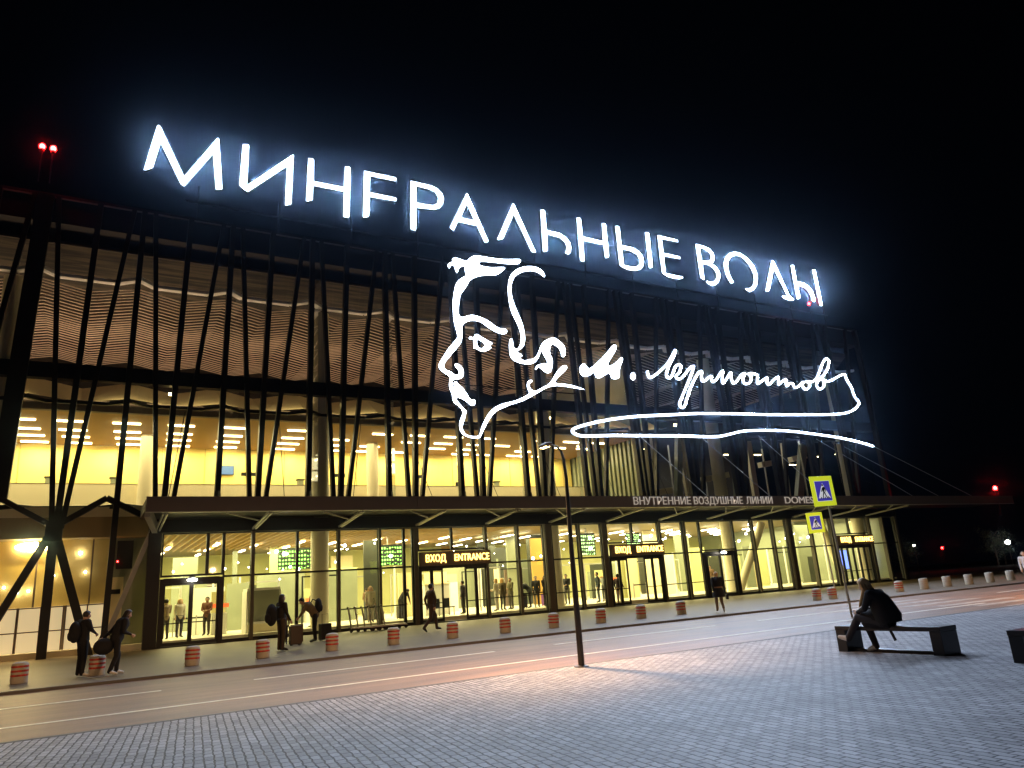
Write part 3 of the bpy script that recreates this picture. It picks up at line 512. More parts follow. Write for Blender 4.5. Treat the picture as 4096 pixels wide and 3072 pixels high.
door(2.85, 5.5, 2, 2.74, 'brown framed double door with a lamp above it', fw=.15)
window(2.85, 4.8, 3.02, 4.98, None); window(4.8, 5.5, 3.02, 4.98, None)
for x0, lab in ((15.28, 'sliding glass entrance under the nearest amber entrance sign'), (27.8, 'sliding glass entrance under the middle amber entrance sign'), (48.9, 'sliding glass entrance under the farthest amber entrance sign')):
    o = door(x0, x0+4.15, 6, 2.78, lab, fw=.1, open_=(2, 3) if x0 < 40 else None)
    window(x0, x0+2.0, 3.72, 4.98, None); window(x0+2.0, x0+4.15, 3.72, 4.98, None)
door(35.5, 38.6, 2, 2.74, 'dark framed double door between two column bays', fw=.34)
window(35.5, 38.6, 3.0, 4.98, None)
# ---------------- left part, without a canopy
part('lower_wall', MB().box(XL, 1.0, 39.3, 39.5, 2.1, 5.0), K['leftwall'])
for i in range(6):
    x = -10.4+i*2.1
    part('lower_mullion', MB().box(x, x+.07, 38.86, 38.96, 2.1, 4.94), K['brown'])
g_ = MB(); g_.v = [(XL, 38.9, 2.12), (1.0, 38.9, 2.12), (1.0, 38.9, 4.93), (XL, 38.9, 4.93)]; g_.face([0, 1, 2, 3]); part('lower_glazing', g_, K['glass'])
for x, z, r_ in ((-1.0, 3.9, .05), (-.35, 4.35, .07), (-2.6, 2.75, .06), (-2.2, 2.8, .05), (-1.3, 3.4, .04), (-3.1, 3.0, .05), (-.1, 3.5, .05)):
    part('glint_ball', MB().ell((x, 39.15, z), r_, r_, r_, 8, 6), K['lampwhite'])  # more glowing balls, added as glints in the left glazing
part('soffit_band', MB().box(XL, 2.3, 38.25, 39.6, 4.95, 5.85), K['olive'])
part('pale_fascia', MB().box(XL, 2.1, 38.2, 38.3, 5.86, 6.3), K['parapet'])
part('grey_return', MB().box(1.0, 2.35, 39.0, 39.4, .05, 4.95), K['greyglass'])
part('light_shaft', MB().box(.95, 1.45, 38.9, 39.0, 1.0, 3.2), K['cream'])
for x0 in (-11.4, -9.6, -7.8, -6.0, -4.2, -2.5, -.75):
    f = MB()
    for xa in (x0, x0+.82, x0+1.66): f.box(xa, xa+.06, 38.98, 39.06, .05, 2.1)
    for z in (.05, 1.05, 2.04): f.box(x0+.06, x0+1.66, 38.985, 39.055, z, z+.05)
    o = part('window', f, K['brown'])
    MB().box(x0+.03, x0+1.7, 39.06, 39.1, .05, 2.1).build('pane', K['litpane'], o)
part('lower_plinth', MB().box(XL, 2.3, 38.9, 39.5, -.1, .05), K['frame'])
part('lobby_fill', MB().box(XL, 2.4, 39.51, 39.7, -.1, 5.6), K['brown'])
wl = part('wall_lamp', MB().ell((-2.15, 39.2, 4.68), .72, .1, .2, 18, 10), K['lampwarm'], smooth=True)
nd = (-1.4, 37.5, 5.35)
for q, wd in (((-3.9, 37.5, -.1), .3), ((-1.42, 37.5, -.1), .36), ((.30, 37.5, -.1), .34), ((-3.55, 37.5, 6.65), .22), ((.5, 37.5, 6.6), .24)):
    part('tree_strut', MB().bar(nd, q, wd, .3), K['fin'])
part('tree_node', MB().box(-1.72, -1.08, 37.3, 37.7, 4.75, 5.6), K['fin'])
part('tree_strut', MB().bar((.5, 37.5, 6.6), (2.3, 37.4, 5.62), .24, .3), K['fin'])
part('tree_strut', MB().bar((2.42, 37.5, 5.2), (.62, 37.5, -.1), .2, .26), K['strut'])
part('tree_strut', MB().bar((-3.55, 37.5, 6.65), (-5.9, 37.5, 5.35), .22, .3), K['fin'])
# ---------------- canopy over the entrances
cx0, cx1 = 1.87, 67.3
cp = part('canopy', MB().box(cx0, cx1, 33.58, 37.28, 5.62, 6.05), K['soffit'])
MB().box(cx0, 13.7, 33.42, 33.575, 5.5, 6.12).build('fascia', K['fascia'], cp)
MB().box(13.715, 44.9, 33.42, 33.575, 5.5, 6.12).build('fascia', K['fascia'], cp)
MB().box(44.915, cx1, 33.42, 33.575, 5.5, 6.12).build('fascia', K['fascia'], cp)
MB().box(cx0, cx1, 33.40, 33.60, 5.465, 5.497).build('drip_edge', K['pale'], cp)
for i in range(13):
    x = 2.6+4.2*i
    MB().bar((x-.05, 37.25, 5.10), (x-.05, 33.65, 5.44), .07, .09, (0, 0, 1)).bar((x+.09, 37.25, 5.10), (x+.09, 33.65, 5.44), .07, .09, (0, 0, 1)).build('strut', K['strut'], cp)
    if i < 12:
        MB().bar((x+2.4, 33.66, 5.45), (x+4.1, 35.4, 5.28), .05, .06, (0, 0, 1)).build('brace', K['strut'], cp)
MB().bar((1.95, 33.6, 5.52), (2.5, 37.2, 5.2), .22, .45, (0, 0, 1)).build('end_bracket', K['strut'], cp)
def text(name, body, m, size, loc, parent, width=None, depth=.02, rot=(R(90), 0, 0), align='LEFT'):
    c = bpy.data.curves.new(name, 'FONT'); c.body = body; c.size = size; c.extrude = depth; c.align_x = align
    to = bpy.data.objects.new(name, c); C.objects.link(to)
    me = bpy.data.meshes.new_from_object(to.evaluated_get(bpy.context.evaluated_depsgraph_get()))
    bpy.data.objects.remove(to); me.materials.clear(); me.materials.append(m); me.name = name
    if width:
        xs = [v.co.x for v in me.vertices]; f = width/(max(xs)-min(xs))
        for v in me.vertices: v.co.x *= f
    o = bpy.data.objects.new(name, me); link(o, parent); o.location = loc; o.rotation_euler = rot
    return o
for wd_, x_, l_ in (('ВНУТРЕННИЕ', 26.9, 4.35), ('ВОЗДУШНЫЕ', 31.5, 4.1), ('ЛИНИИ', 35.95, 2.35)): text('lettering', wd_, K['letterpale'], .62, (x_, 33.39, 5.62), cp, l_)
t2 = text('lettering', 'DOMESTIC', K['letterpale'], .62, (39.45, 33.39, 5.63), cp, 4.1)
# rods from the roof sign down to the canopy
for (a, b) in (((41.2, 36.2, 10.8), (44.6, 34.0, 6.1)), ((54.2, 36.2, 10.45), (62.6, 34.0, 6.1)), ((47.4, 36.2, 10.8), (54.6, 34.0, 6.1)), ((35.6, 36.4, 10.7), (39.0, 34.0, 6.1)), ((30.2, 36.4, 10.6), (33.4, 34.0, 6.1)), ((50.5, 36.2, 10.3), (58.0, 34.0, 6.1))):
    part('tie_rod', MB().tube([a, b], .022, 6), K['strut'])
for x, dx in ((3.5, -.55), (7.9, .35), (14.6, 1.7), (18.6, 1.8), (22.9, 1.8), (27.0, 1.9), (31.3, 1.9), (12.2, -.5)):
    part('tie_rod', MB().tube([(x, 37.3, 10.7), (x+dx, 37.3, 6.3)], .018, 6), K['fin'])
for (x, z) in ((3.0, 11.95), (10.9, 11.9), (25.6, 11.9), (36.2, 11.95)):
    o = part('flood_lamp', MB().box(x-.14, x+.14, 39.2, 39.4, z, z+.16), K['black'])
    MB().box(x-.12, x+.12, 39.18, 39.2, z+.01, z+.15).build('lens', K['lampwarm'], o)
for i in range(6):
    x = -7+i*7.2
    o = part('uplight', MB().box(x-.5, x+.5, 43.2, 43.5, 11.43, 11.56), K['black'])
    MB().box(x-.45, x+.45, 43.24, 43.46, 11.561, 11.58).build('lens', K['lampwarm'], o)
    area('hall_light', (x, 43.3, 11.62), 5.5, 3.0, UP_V*(1.5, 1.45, .85, 1.0, .7, .6)[i], (1, .66, .43), (R(180), 0, 0), T)
for x in (-6.0, 3.0, 10.9, 18.5, 25.6, 31.5):
    area('flood_fill_light', (x, 39.0, 11.58), 6.5, .12, 60, (1, .78, .4), (R(135), 0, 0), T)  # light on the fabric panels; some added away from any flood lamp
area('hall_light', (45, 46, 12.6), 20, 4, 420, (1, .93, .78), (0, 0, 0), T)  # fill light added to brighten the dark atrium, no lamp of its own
area('hall_light', (-2.15, 38.75, 4.62), 1.3, .3, 320, (1, .74, .28), (R(-50), 0, 0), T)
for i in range(8): area('hall_light', (-8.5+i*5.4, 44.6, 11.0), 4.6, 6.5, UP_W*.72, (1, .88, .48), (0, 0, 0), T)
for i in range(13): area('hall_light', (-9.2+i*3.3, 47.35, 10.9), 1.7, .25, UP_W*.17, (1, .9, .5), (0, 0, 0), T)
for i in range(11): area('hall_light', (5.0+i*4.9, 47.5, 5.02), 3.6, 15, LOW_W, (1, .88, .40), (0, 0, 0), T)
# ================================================================ illuminated signs
def chaikin(p):
    o = []
    for i in range(len(p)):
        (x0, z0), (x1, z1) = p[i], p[(i+1) % len(p)]
        o += [(x0*.75+x1*.25, z0*.75+z1*.25), (x0*.25+x1*.75, z0*.25+z1*.75)]
    return o
def front_lit(o, m, lim=-.5):       # lit acrylic face to the front, dark metal sides and back
    me = o.data; me.materials.clear(); me.materials.append(m); me.materials.append(K['black'])
    for p in me.polygons: p.material_index = 0 if p.normal.y < lim else 1
    return o
def plate(name, polys, y, depth, m, parent, smooth=0, inset=0):
    c = bpy.data.curves.new(name, 'CURVE'); c.dimensions = '2D'; c.fill_mode = 'BOTH'; c.extrude = depth/2; c.offset = -inset
    for p in polys:
        for _ in range(smooth): p = chaikin(p)
        s = c.splines.new('POLY'); s.points.add(len(p)-1); s.use_cyclic_u = True
        for q, (x, z) in zip(s.points, p): q.co = (x, z, 0, 1)
    to = bpy.data.objects.new(name, c); C.objects.link(to)
    me = bpy.data.meshes.new_from_object(to.evaluated_get(bpy.context.evaluated_depsgraph_get()))
    bpy.data.objects.remove(to)
    me.transform(Matrix(((1, 0, 0, 0), (0, 0, -1, y), (0, 1, 0, 0), (0, 0, 0, 1))))
    me.materials.clear(); me.name = name
    return front_lit(link(bpy.data.objects.new(name, me), parent), m)
RS = thing('rooftop_sign', 'large white glowing Cyrillic letters standing along the roof edge', 'sign', (28, 37, 21.3)); world_parts(RS)
fr = MB()
fr.box(3, 53.2, 37.3, 37.4, 21.9, 21.98)
for i in range(13): fr.bar((3.6+i*4.1, 37.36, 21.0), (3.6+i*4.1, 37.36, 22.9), .07, .07)
fr.build('support_frame', K['black'], RS)
for n, polys in LETTERS:
    lt = plate('letter', polys, 37.0, .24, K['glow'], RS)
    plate('led_core', polys, 36.87, .014, K['core'], lt, 0, .11)
PS = thing('portrait_sign', 'glowing white line drawing of a head in left profile on the facade', 'sign', (20, 36.4, 10)); world_parts(PS)
plate('face_outline', [PROFILE], 36.4, .16, K['glow2'], PS, 1, .022)
plate('eye', EYE, 36.4, .16, K['glow2'], PS, 1, .022)
plate('hair_outline', [HAIR], 36.4, .16, K['glow2'], PS, 1, .022)
SS = thing('signature_sign', 'glowing white handwritten signature with a long looped flourish beside the portrait', 'sign', (40, 36.4, 10)); world_parts(SS)
plate('initial', [INITIAL], 36.4, .16, K['glow2'], SS, 1)
plate('dot', [DOT], 36.4, .16, K['glow2'], SS, 1)
def catmull(p, n=4):
    o = []
    for i in range(len(p)-1):
        a, b, c, d = p[max(i-1, 0)], p[i], p[i+1], p[min(i+2, len(p)-1)]
        for k in range(n):
            t = k/n
            o.append(tuple(.5*(2*b[j]+(c[j]-a[j])*t+(2*a[j]-5*b[j]+4*c[j]-d[j])*t*t+(3*b[j]-a[j]-3*c[j]+d[j])*t**3) for j in range(3)))
    o.append(p[-1]); return o
st = catmull(STROKE)
sn = front_lit(MB().tube([(x, 36.4, z) for x, z, r_ in st], [r_*.82 for x, z, r_ in st], 12).build('surname_stroke', K['glow'], SS), K['glow'], -.05)
front_lit(MB().tube([(x, 36.4-r_*.8, z) for x, z, r_ in st], [.034]*len(st), 6).build('led_core', K['core'], sn), K['core'], -.8)
for x0, z0, x1, z1 in ((17.2, 19.0, 17.2, 21.0), (21.5, 20.4, 21.5, 21.0), (18.2, 13.0, 26.0, 13.0)): MB().bar((x0, 36.75, z0), (x1, 36.75, z1), .06, .06).build('hanger', K['black'], PS)
for x, z in ((27.5, 10.9), (33, 11.1), (39, 11.2), (46, 11.2), (52, 11.1)): MB().bar((x, 36.5, z), (x, 37.4, z+.05), .06, .06).build('bracket', K['black'], SS)
# amber entrance signs
for x0, lab in ((15.25, 'nearest amber lit entrance sign, above the doors beside the luggage trolleys'), (27.78, 'middle amber lit entrance sign, above the doors where a guard stands'), (48.95, 'farthest amber lit entrance sign, at the right end of the glass front')):
    e = thing('entrance_sign', lab, 'sign', (x0, 37.1, 2.93), 0, 'amber entrance signs over the doors')
    MB().box(0, 4.22, 0, .18, 0, .72).build('sign_box', K['brown'], e)
    text('lettering', 'ВХОД', K['amber'], .52, (.3, -.02, .2), e, 1.15, .02)
    text('lettering', 'ENTRANCE', K['amber'], .52, (1.98, -.02, .2), e, 2.1, .02)
# red obstacle lights
def beacon(loc, lab, k=1.0):
    b = thing('obstacle_light', lab, 'beacon', loc, 0, 'red obstacle lights')
    MB().lathe([(.1*k, 0), (.1*k, .12*k), (.06*k, .15*k)], n=10).build('base', K['black'], b)
    MB().ell((0, 0, .27*k), .13*k, .13*k, .15*k).build('lens', K['redlamp'], b, smooth=True)
    MB().tube([(0, 0, 0), (0, 0, -1.6*k)], .03, 6).build('mast', K['black'], b)
beacon((-3.4, 37.2, 23.1), 'left one of two red obstacle lights close together above the roof')
beacon((-2.95, 37.2, 23.1), 'right one of two red obstacle lights close together above the roof')
beacon((51.0, 37.3, 22.5), 'small red obstacle light at the foot of the last rooftop letter', .8)
beacon((65.9, 33.9, 6.5), 'red obstacle light on the free end of the canopy', 1.2)
# ================================================================ street furniture
def copy_thing(o):
    r = o.copy(); C.objects.link(r)
    for ch in kids(o):
        c = ch.copy(); C.objects.link(c); c.parent = r
        for g in kids(ch):
            d = g.copy(); C.objects.link(d); d.parent = c
    return r
# striped bollards along the kerb
def bollard():
    b = thing('bollard', '', 'bollard', (0, 0, 0))
    MB().lathe([(.235, 0), (.25, .03), (.25, .54), (.22, .60), (.12, .635), (.02, .64)], n=24).build('body', K['conc'], b, smooth=True)
    for z in (.21, .34, .47): MB().lathe([(.253, z), (.256, z+.005), (.256, z+.055), (.253, z+.06)], n=24).build('red_band', K['red'], b, smooth=True)
    return b
BG = 'concrete bollards along the kerb'
blist = [(-1.36, 'leftmost red banded bollard, at the left edge of the picture'), (.41, 'red banded bollard right between the two dark figures on the left'),
 (2.81, 'red banded bollard in front of the brown framed double door'), (4.79, 'red banded bollard just left of the woman with a round backpack'),
 (6.92, 'red banded bollard right of the man in a beanie and his black suitcase'), (8.94, 'red banded bollard at the right end of the luggage trolleys'),
 (11.1, 'red banded bollard just right of the striding walker by the nearest entrance'), (13.14, 'red banded bollard below the first window right of the nearest entrance sign'),
 (15.2, 'red banded bollard left of the curved lamp post, one place away from it'), (17.38, 'red banded bollard close on the right of the curved lamp post'),
 (19.38, 'red banded bollard in front of the doorway where the guard stands'), (21.51, 'red banded bollard just left of the woman in a flared dark coat'),
 (29.89, 'red banded bollard left of the large crossing sign post'), (30.9, 'red banded bollard half hidden behind the crossing sign post'),
 (36.13, 'red banded bollard right behind the seated woman, at the building corner')]
B0 = bollard()
for i, (x, lab) in enumerate(blist):
    b = B0 if i == 0 else copy_thing(B0)
    b.location = (x, 24.3+random.uniform(-.07, .07), 0); b.rotation_euler = (random.uniform(-.03, .03), random.uniform(-.03, .03), i*1.3); b.scale = (.8, .8, .84); tag(b, lab, 'bollard', BG)
def plain_bollard():
    b = thing('bollard', '', 'bollard', (0, 0, 0))
    MB().lathe([(.235, 0), (.25, .03), (.25, .58), (.235, .61), (.18, .62), (.02, .62)], n=24).build('body', K['conc'], b, smooth=True)
    for z in (.30, .44): MB().lathe([(.252, z), (.252, z+.03)], n=24).build('pale_band', M('pale_band', (.50, .37, .31), .7), b, smooth=True)  # two low contrast bands, a little pinker than the body
    return b
P0 = plain_bollard()
for i, (x, lab) in enumerate(((38.23, 'first plain pale bollard right of the building corner'), (40.3, 'second plain pale bollard right of the building corner'), (42.36, 'third plain pale bollard from the building corner, under the canopy end'),
        (44.47, 'plain pale bollard next to last before the right edge'), (46.6, 'plain pale bollard nearest the right edge, beside the person in white'))):
    b = P0 if i == 0 else copy_thing(P0)
    b.location = (x, 24.3, 0); b.rotation_euler = (random.uniform(-.03, .03), random.uniform(-.03, .03), i); b.scale = (.84, .84, .88); tag(b, lab, 'bollard', BG)
# curved lamp posts: one in view, two more of the row just beyond the picture's edges
def street_lamp(loc, lab):
    lp = thing('street_lamp', lab, 'lamp', loc, 0, 'curved street lamps along the square')
    MB().lathe([(.15, 0), (.15, .015), (.08, .03)], n=16).build('base_plate', K['lamp'], lp)
    MB().tube([(0, 0, .02), (0, 0, .9), (0, 0, 2.2), (0, -.03, 3.6), (0, 0, 4.0), (0, .06, 4.18), (0, .2, 4.31), (0, .42, 4.38)], [.062, .06, .048, .036, .03, .026, .024, .022], 12).build('post', K['lamp'], lp, smooth=True)
    hd = MB().ell((0, .66, 4.43), .10, .26, .05, 14, 8).build('lamp_head', K['lamp'], lp, smooth=True)
    MB().box(-.05, .05, .56, .80, 4.385, 4.39).build('lens', K['lampwarm'], hd)
    sl_ = bpy.data.lights.new('lamp_light', 'SPOT'); sl_.energy = LAMP_W; sl_.color = (1, .56, .27); sl_.spot_size = R(160); sl_.spot_blend = .6; sl_.shadow_soft_size = .08
    so = bpy.data.objects.new('lamp_light', sl_); so.location = (0, .68, 4.37); so.rotation_euler = (R(24), 0, 0); link(so, lp)
street_lamp((8.36, 12.46, 0), 'thin curved lamp post standing at the edge of the paved square')
street_lamp((-9.5, 12.46, 0), 'curved lamp post just outside the left edge of the picture')
street_lamp((31.5, 12.46, 0), 'curved lamp post just outside the right edge, by the crossing')
# pedestrian crossing signs
def cross_sign(loc, rz, w, h, zc, side, lab, postlab):
    p = thing('crossing_sign', lab, 'road sign', loc, rz, 'pedestrian crossing signs')
    MB().tube([(0, 0, -.1), (0, 0, zc+h/2)], .038, 10).build('post', K['galv'], p, smooth=True)
    cx = side
    fb = MB().box(cx-w/2, cx+w/2, -.075, -.045, zc-h/2, zc+h/2).build('frame_board', K['lime'], p, bevel=.012)
    iw, ih = w*.33, h*.33
    MB().box(cx-iw-.01, cx+iw+.01, -.079, -.076, zc-ih-.01, zc+ih+.01).build('border', K['signwhite'], p)
    MB().box(cx-iw, cx+iw, -.083, -.0795, zc-ih, zc+ih).build('field', K['blue'], p)
    MB().prism([(cx-iw*.82, zc-ih*.72), (cx+iw*.82, zc-ih*.72), (cx, zc+ih*.8)], -.087, -.0835).build('triangle', K['signwhite'], p)
    g = MB(); s = iw/.33
    def P(x, z): return (cx+x*s, zc+z*s)
    man = ([(-.035, .10), (.045, .13), (.07, .06), (.03, -.02), (-.01, -.05), (-.045, .0)], [(-.02, -.02), (.03, -.03), (-.03, -.13), (-.05, -.24), (-.085, -.24), (-.065, -.12)],
           [(.0, -.03), (.04, -.02), (.075, -.11), (.15, -.22), (.115, -.24), (.045, -.14)], [(.04, .12), (.07, .11), (.12, .02), (.10, -.04), (.075, -.03), (.085, .02)],
           [(-.03, .10), (-.05, .09), (-.105, .0), (-.10, -.03), (-.08, -.03), (-.05, .03)],
           [(-.20, -.23), (-.15, -.23), (-.125, -.17), (-.155, -.17)], [(-.005, -.23), (.035, -.23), (.035, -.17), (.005, -.17)], [(.17, -.23), (.23, -.23), (.185, -.17), (.145, -.17)])
    for q in man: g.prism([P(*c) for c in q], -.091, -.0875)
    hc = P(-.01, .17); g.tube([(hc[0], -.091, hc[1]), (hc[0], -.0875, hc[1])], .032*s, 12)
    g.build('walking_man', K['black'], p)
    p.rotation_euler.y = R(-2.5)
    return p
cross_sign((20.92, 15.85, -.07), 0, 1.08, .96, 3.95, -.22, 'large lime bordered pedestrian crossing sign on the post behind the bench', '')
cross_sign((31.6, 24.6, 0), R(-4), 1.08, .98, 3.62, -.45, 'smaller looking, farther lime bordered crossing sign, below and left of the large one', '')
# benches
def bench(loc, rz, lab):
    b = thing('bench', lab, 'bench', loc, rz, 'black concrete benches on the square')
    MB().box(-.24, .24, -1.0, 1.0, .375, .45).build('seat', K['bench'], b, bevel=.008)
    MB().box(-.235, .235, -.995, -.80, 0, .3745).build('leg', K['bench'], b, bevel=.006)
    MB().box(-.235, .235, .80, .995, 0, .3745).build('leg', K['bench'], b, bevel=.006)
    MB().box(-.10, .10, -.7995, .7995, .002, .05).build('shade_bar', K['bench'], b)  # dark bar put in for the shadow between the legs
    return b
bench((12.46, 8.67, 0), R(1), 'black slab bench with the seated long haired woman')
bench((12.10, 5.42, 0), R(2), 'empty black slab bench cut by the right edge of the picture')
# luggage trolleys nested against the glass
def trolley():
    t = thing('luggage_trolley', '', 'trolley', (0, 0, 0))
    MB().tube([(-.28, 0, .14), (-.28, .12, .95), (-.26, .14, 1.02), (.26, .14, 1.02), (.28, .12, .95), (.28, 0, .14)], .032, 8).build('handle_frame', K['galv'], t, smooth=True)
    MB().tube([(-.3, .16, 1.0), (.3, .16, 1.0)], .035, 8).build('grip', K['black'], t)
    MB().bar((-.24, -.05, .18), (-.16, -.95, .16), .04, .04, (0, 0, 1)).bar((.24, -.05, .18), (.16, -.95, .16), .04, .04, (0, 0, 1)).box(-.22, .22, -.9, -.1, .19, .21).build('platform', K['galv'], t)
    MB().box(-.27, .27, .03, .05, .45, .75).build('basket', K['galv'], t)
    for x, y in ((-.24, 0), (.24, 0), (0, -.9)): MB().tube([(x-.025, y, .075), (x+.025, y, .075)], .075, 12).build('wheel', K['black'], t)
    return t
T0 = trolley()
tl = ('leftmost of six nested luggage trolleys standing against the glass', 'second from the left of six nested luggage trolleys', 'third from the left of six nested luggage trolleys', 'fourth from the left of six nested luggage trolleys', 'fifth from the left of six nested luggage trolleys', 'rightmost of six nested luggage trolleys, its front wheel nearest a bollard')
for i, lab in enumerate(tl):
    t = T0 if i == 0 else copy_thing(T0)
    t.scale = (1.12,)*3; t.location = (11.05+.33*i, 35.6, 0); t.rotation_euler.z = R(72); tag(t, lab, 'trolley', 'nested luggage trolleys')
# suitcases
def suitcase(loc, rz, wd, dp, h, m, lab, handle=.4):
    s = thing('suitcase', lab, 'suitcase', loc, rz)
    MB().box(-wd/2, wd/2, -dp/2, dp/2, .05, h).build('shell', m, s, bevel=.03)
    for x in (-wd/2+.06, wd/2-.06):
        for y in (-dp/2+.05, dp/2-.05): MB().tube([(x-.012, y, .03), (x+.012, y, .03)], .03, 8).build('wheel', K['black'], s)
    if handle: MB().tube([(-.13, 0, h-.03), (-.13, 0, h+handle), (.13, 0, h+handle), (.13, 0, h-.03)], .012, 6).build('handle', K['black'], s)
    return s
suitcase((8.42, 30.6, 0), R(10), .46, .26, .66, K['black'], 'black cabin suitcase with its handle up behind the man in a beanie', .36)
suitcase((7.28, 30.5, 0), R(20), .44, .26, .72, M('tan_suitcase', (.10, .065, .03), .5), 'brown suitcase in front of the man in a beanie', 0)
suitcase((6.38, 26.9, .12), R(5), .40, .24, .66, M('dark_brown_suitcase', (.05, .03, .015), .5), 'dark brown suitcase held by the woman with a backpack', 0)
# hall contents
def box_thing(name, lab, cat, parts, loc, rz=0, group=None):
    o = thing(name, lab, cat, loc, rz, group)
    for n, mb, m in parts: mb.build(n, m, o)
    return o
box_thing('baggage_scanner', 'big grey baggage scanner behind the glass beside the double door', 'scanner', [
    ('housing', MB().box(-.75, .75, -.6, .6, .5, 2.0), K['greyglass']), ('tunnel_trim', MB().box(-.8, .8, -.62, .62, 2.0, 2.12), K['white']),
    ('side_trim', MB().box(.755, .84, -.62, .62, 0, 1.995).box(-.84, -.755, -.62, .62, 0, 1.995), K['white']), ('belt', MB().box(-.8, .75, -.9, -.65, .40, .5), K['white']), ('base', MB().box(-.75, .75, -.85, .6, 0, .395), K['parapet'])], (7.85, 40.4, .25), 0)
for (x, y, w_, h_, z_, mk_, lab) in ((10.85, 45, 2.35, 1.15, 3.46, 'board', 'left green departure board, left of the first round column'), (16.35, 45, 2.25, 1.2, 3.42, 'board', 'green departure board left of the nearest entrance sign'), (31.6, 45, 1.35, 1.5, 3.45, 'board2', 'narrow green board behind the curved lamp post'), (36.2, 45.4, 1.2, 1.0, 3.9, 'board2', 'small green board above the middle entrance sign')):
    box_thing('departure_board', lab, 'board', [('screen', MB().box(-w_/2, w_/2, -.02, .0, 0, h_), K[mk_]), ('case', MB().box(-w_/2-.04, w_/2+.04, .001, .12, -.04, h_+.04), K['black']), ('hanger', MB().box(-.03, .03, .03, .09, h_+.041, 5.34-z_), K['strut'])], (x, y, z_), 0, 'green departure boards')
for (x, y, w_, lab) in ((13.6, 49, 2.6, 'counter with an orange red band behind the luggage trolleys'), (34.0, 46, 1.6, 'counter with a red lit band inside the middle entrance'), (6.0, 41.3, .7, 'slim kiosk with an orange red band behind the double door')):
    box_thing('counter', lab, 'counter', [('body', MB().box(-w_/2, w_/2, 0, .7, 0, 1.05), K['white']), ('band', MB().box(-w_/2-.05, w_/2+.05, -.05, .1, 1.3, 1.5), K['redlit']), ('back_panel', MB().box(-w_/2, w_/2, .6, .7, 1.051, 2.1), K['hallwall'])], (x, y, .25))
box_thing('information_screen', 'blue lit screen wall inside the farthest entrance', 'screen', [('screen', MB().box(-.85, .85, 0, .02, 0, 1.5), K['bluelit']), ('case', MB().box(-.9, .9, .021, .1, -.05, 1.55), K['black']), ('foot', MB().box(-.3, .3, 0, .4, -.9, -.051), K['black'])], (54.5, 41.2, 1.15))
def barrier(x, y, lab, n=3):
    b = thing('queue_barrier', lab, 'barrier', (x, y, .25), 0, 'belt barriers in the hall')
    for i in range(n): MB().lathe([(.16, 0), (.16, .02), (.03, .04), (.03, .95), (.04, 1.0)], (i*1.1, 0, 0), 10).build('stand', K['galv'], b)
    MB().box(.03, (n-1)*1.1-.03, -.01, .01, .84, .92).build('belt', K['frame'], b)
barrier(22.6, 39.7, 'belt barrier before the queue of people right of the nearest entrance')
barrier(4.0, 43.0, 'belt barrier just inside the brown framed double door')
barrier(32.6, 41.4, 'belt barrier inside the middle entrance', 2)
box_thing('white_cabinet', 'bright white cabinet straight behind the nearest entrance doors', 'cabinet', [('body', MB().box(-.8, .8, 0, .6, 0, 1.75), K['white']), ('top', MB().box(-.84, .84, -.04, .64, 1.751, 1.82), K['parapet'])], (18.4, 42.2, .25))
# upper hall contents
box_thing('wall_screen', 'dark television screen on the yellow wall of the upper hall', 'screen', [('screen', MB().box(-.46, .46, 0, .02, 0, .52), K['screen']), ('case', MB().box(-.49, .49, .021, .06, -.03, .55), K['black'])], (7.02, 48.15, 9.5))
for i, (x, lab) in enumerate(((8.1, 'check in desk with a dark sign right of the television screen'), (13.7, 'check in desk with a dark sign left of a leaning fin, upper hall'), (19.3, 'check in desk with a dark sign beside the standing figure upstairs'))):
    box_thing('check_in_desk', lab, 'desk', [('body', MB().box(-.45, .45, 0, .5, 0, 1.25), K['parapet']), ('sign', MB().box(-.42, .42, -.05, .0, 1.75, 1.97), K['black']), ('pole', MB().box(-.03, .03, 0, .05, 1.251, 1.749), K['strut'])], (x, 46.6, 7.4), 0, 'check in desks upstairs')
for x, lab in ((-2.2, 'slim grey ticket stand on the upper landing, far left'), (.9, 'slim grey ticket stand on the upper landing beside the left pale column'), (11.3, 'slim grey ticket stand on the upper landing near the round column'), (25.4, 'slim grey ticket stand on the upper landing below the chin of the portrait')):
    box_thing('ticket_stand', lab, 'stand', [('body', MB().box(-.18, .18, 0, .3, 0, 1.55), K['greyglass']), ('top', MB().box(-.24, .24, -.04, .34, 1.551, 1.62), K['black'])], (x, 46.7, 7.4), 0, 'ticket stands upstairs')
o = box_thing('white_door_lamp', 'small bright lamp over the brown framed double door', 'lamp', [('lens', MB().ell((0, -.08, 0), .22, .12, .07), K['lampwhite']), ('bracket', MB().box(-.12, .12, 0, .25, .0, .16), K['black'])], (4.15, 37.1, 2.84), 0, 'lamps over the side doors')
o = box_thing('white_door_lamp', 'small bright lamp over the dark framed double door behind the flared coat', 'lamp', [('lens', MB().ell((0, -.08, 0), .22, .12, .07), K['lampwhite']), ('bracket', MB().box(-.12, .12, 0, .25, .0, .16), K['black'])], (37.05, 37.1, 2.84), 0, 'lamps over the side doors')
box_thing('wall_box', 'dark hanging cabinet on the grey return wall left of the canopy', 'cabinet', [('body', MB().box(-.33, .33, 0, .3, 0, 1.25), K['black']), ('lamp', MB().box(-.3, -.25, -.02, -.001, .3, .36), K['redlamp'])], (1.42, 38.65, 3.55))
box_thing('camera_box', 'small dark security camera on the light shaft left of the canopy', 'camera', [('body', MB().box(-.18, .18, -.3, 0, 0, .2), K['black']), ('arm', MB().box(-.03, .03, .001, .2, .05, .1), K['galv'])], (1.15, 38.7, 2.45))
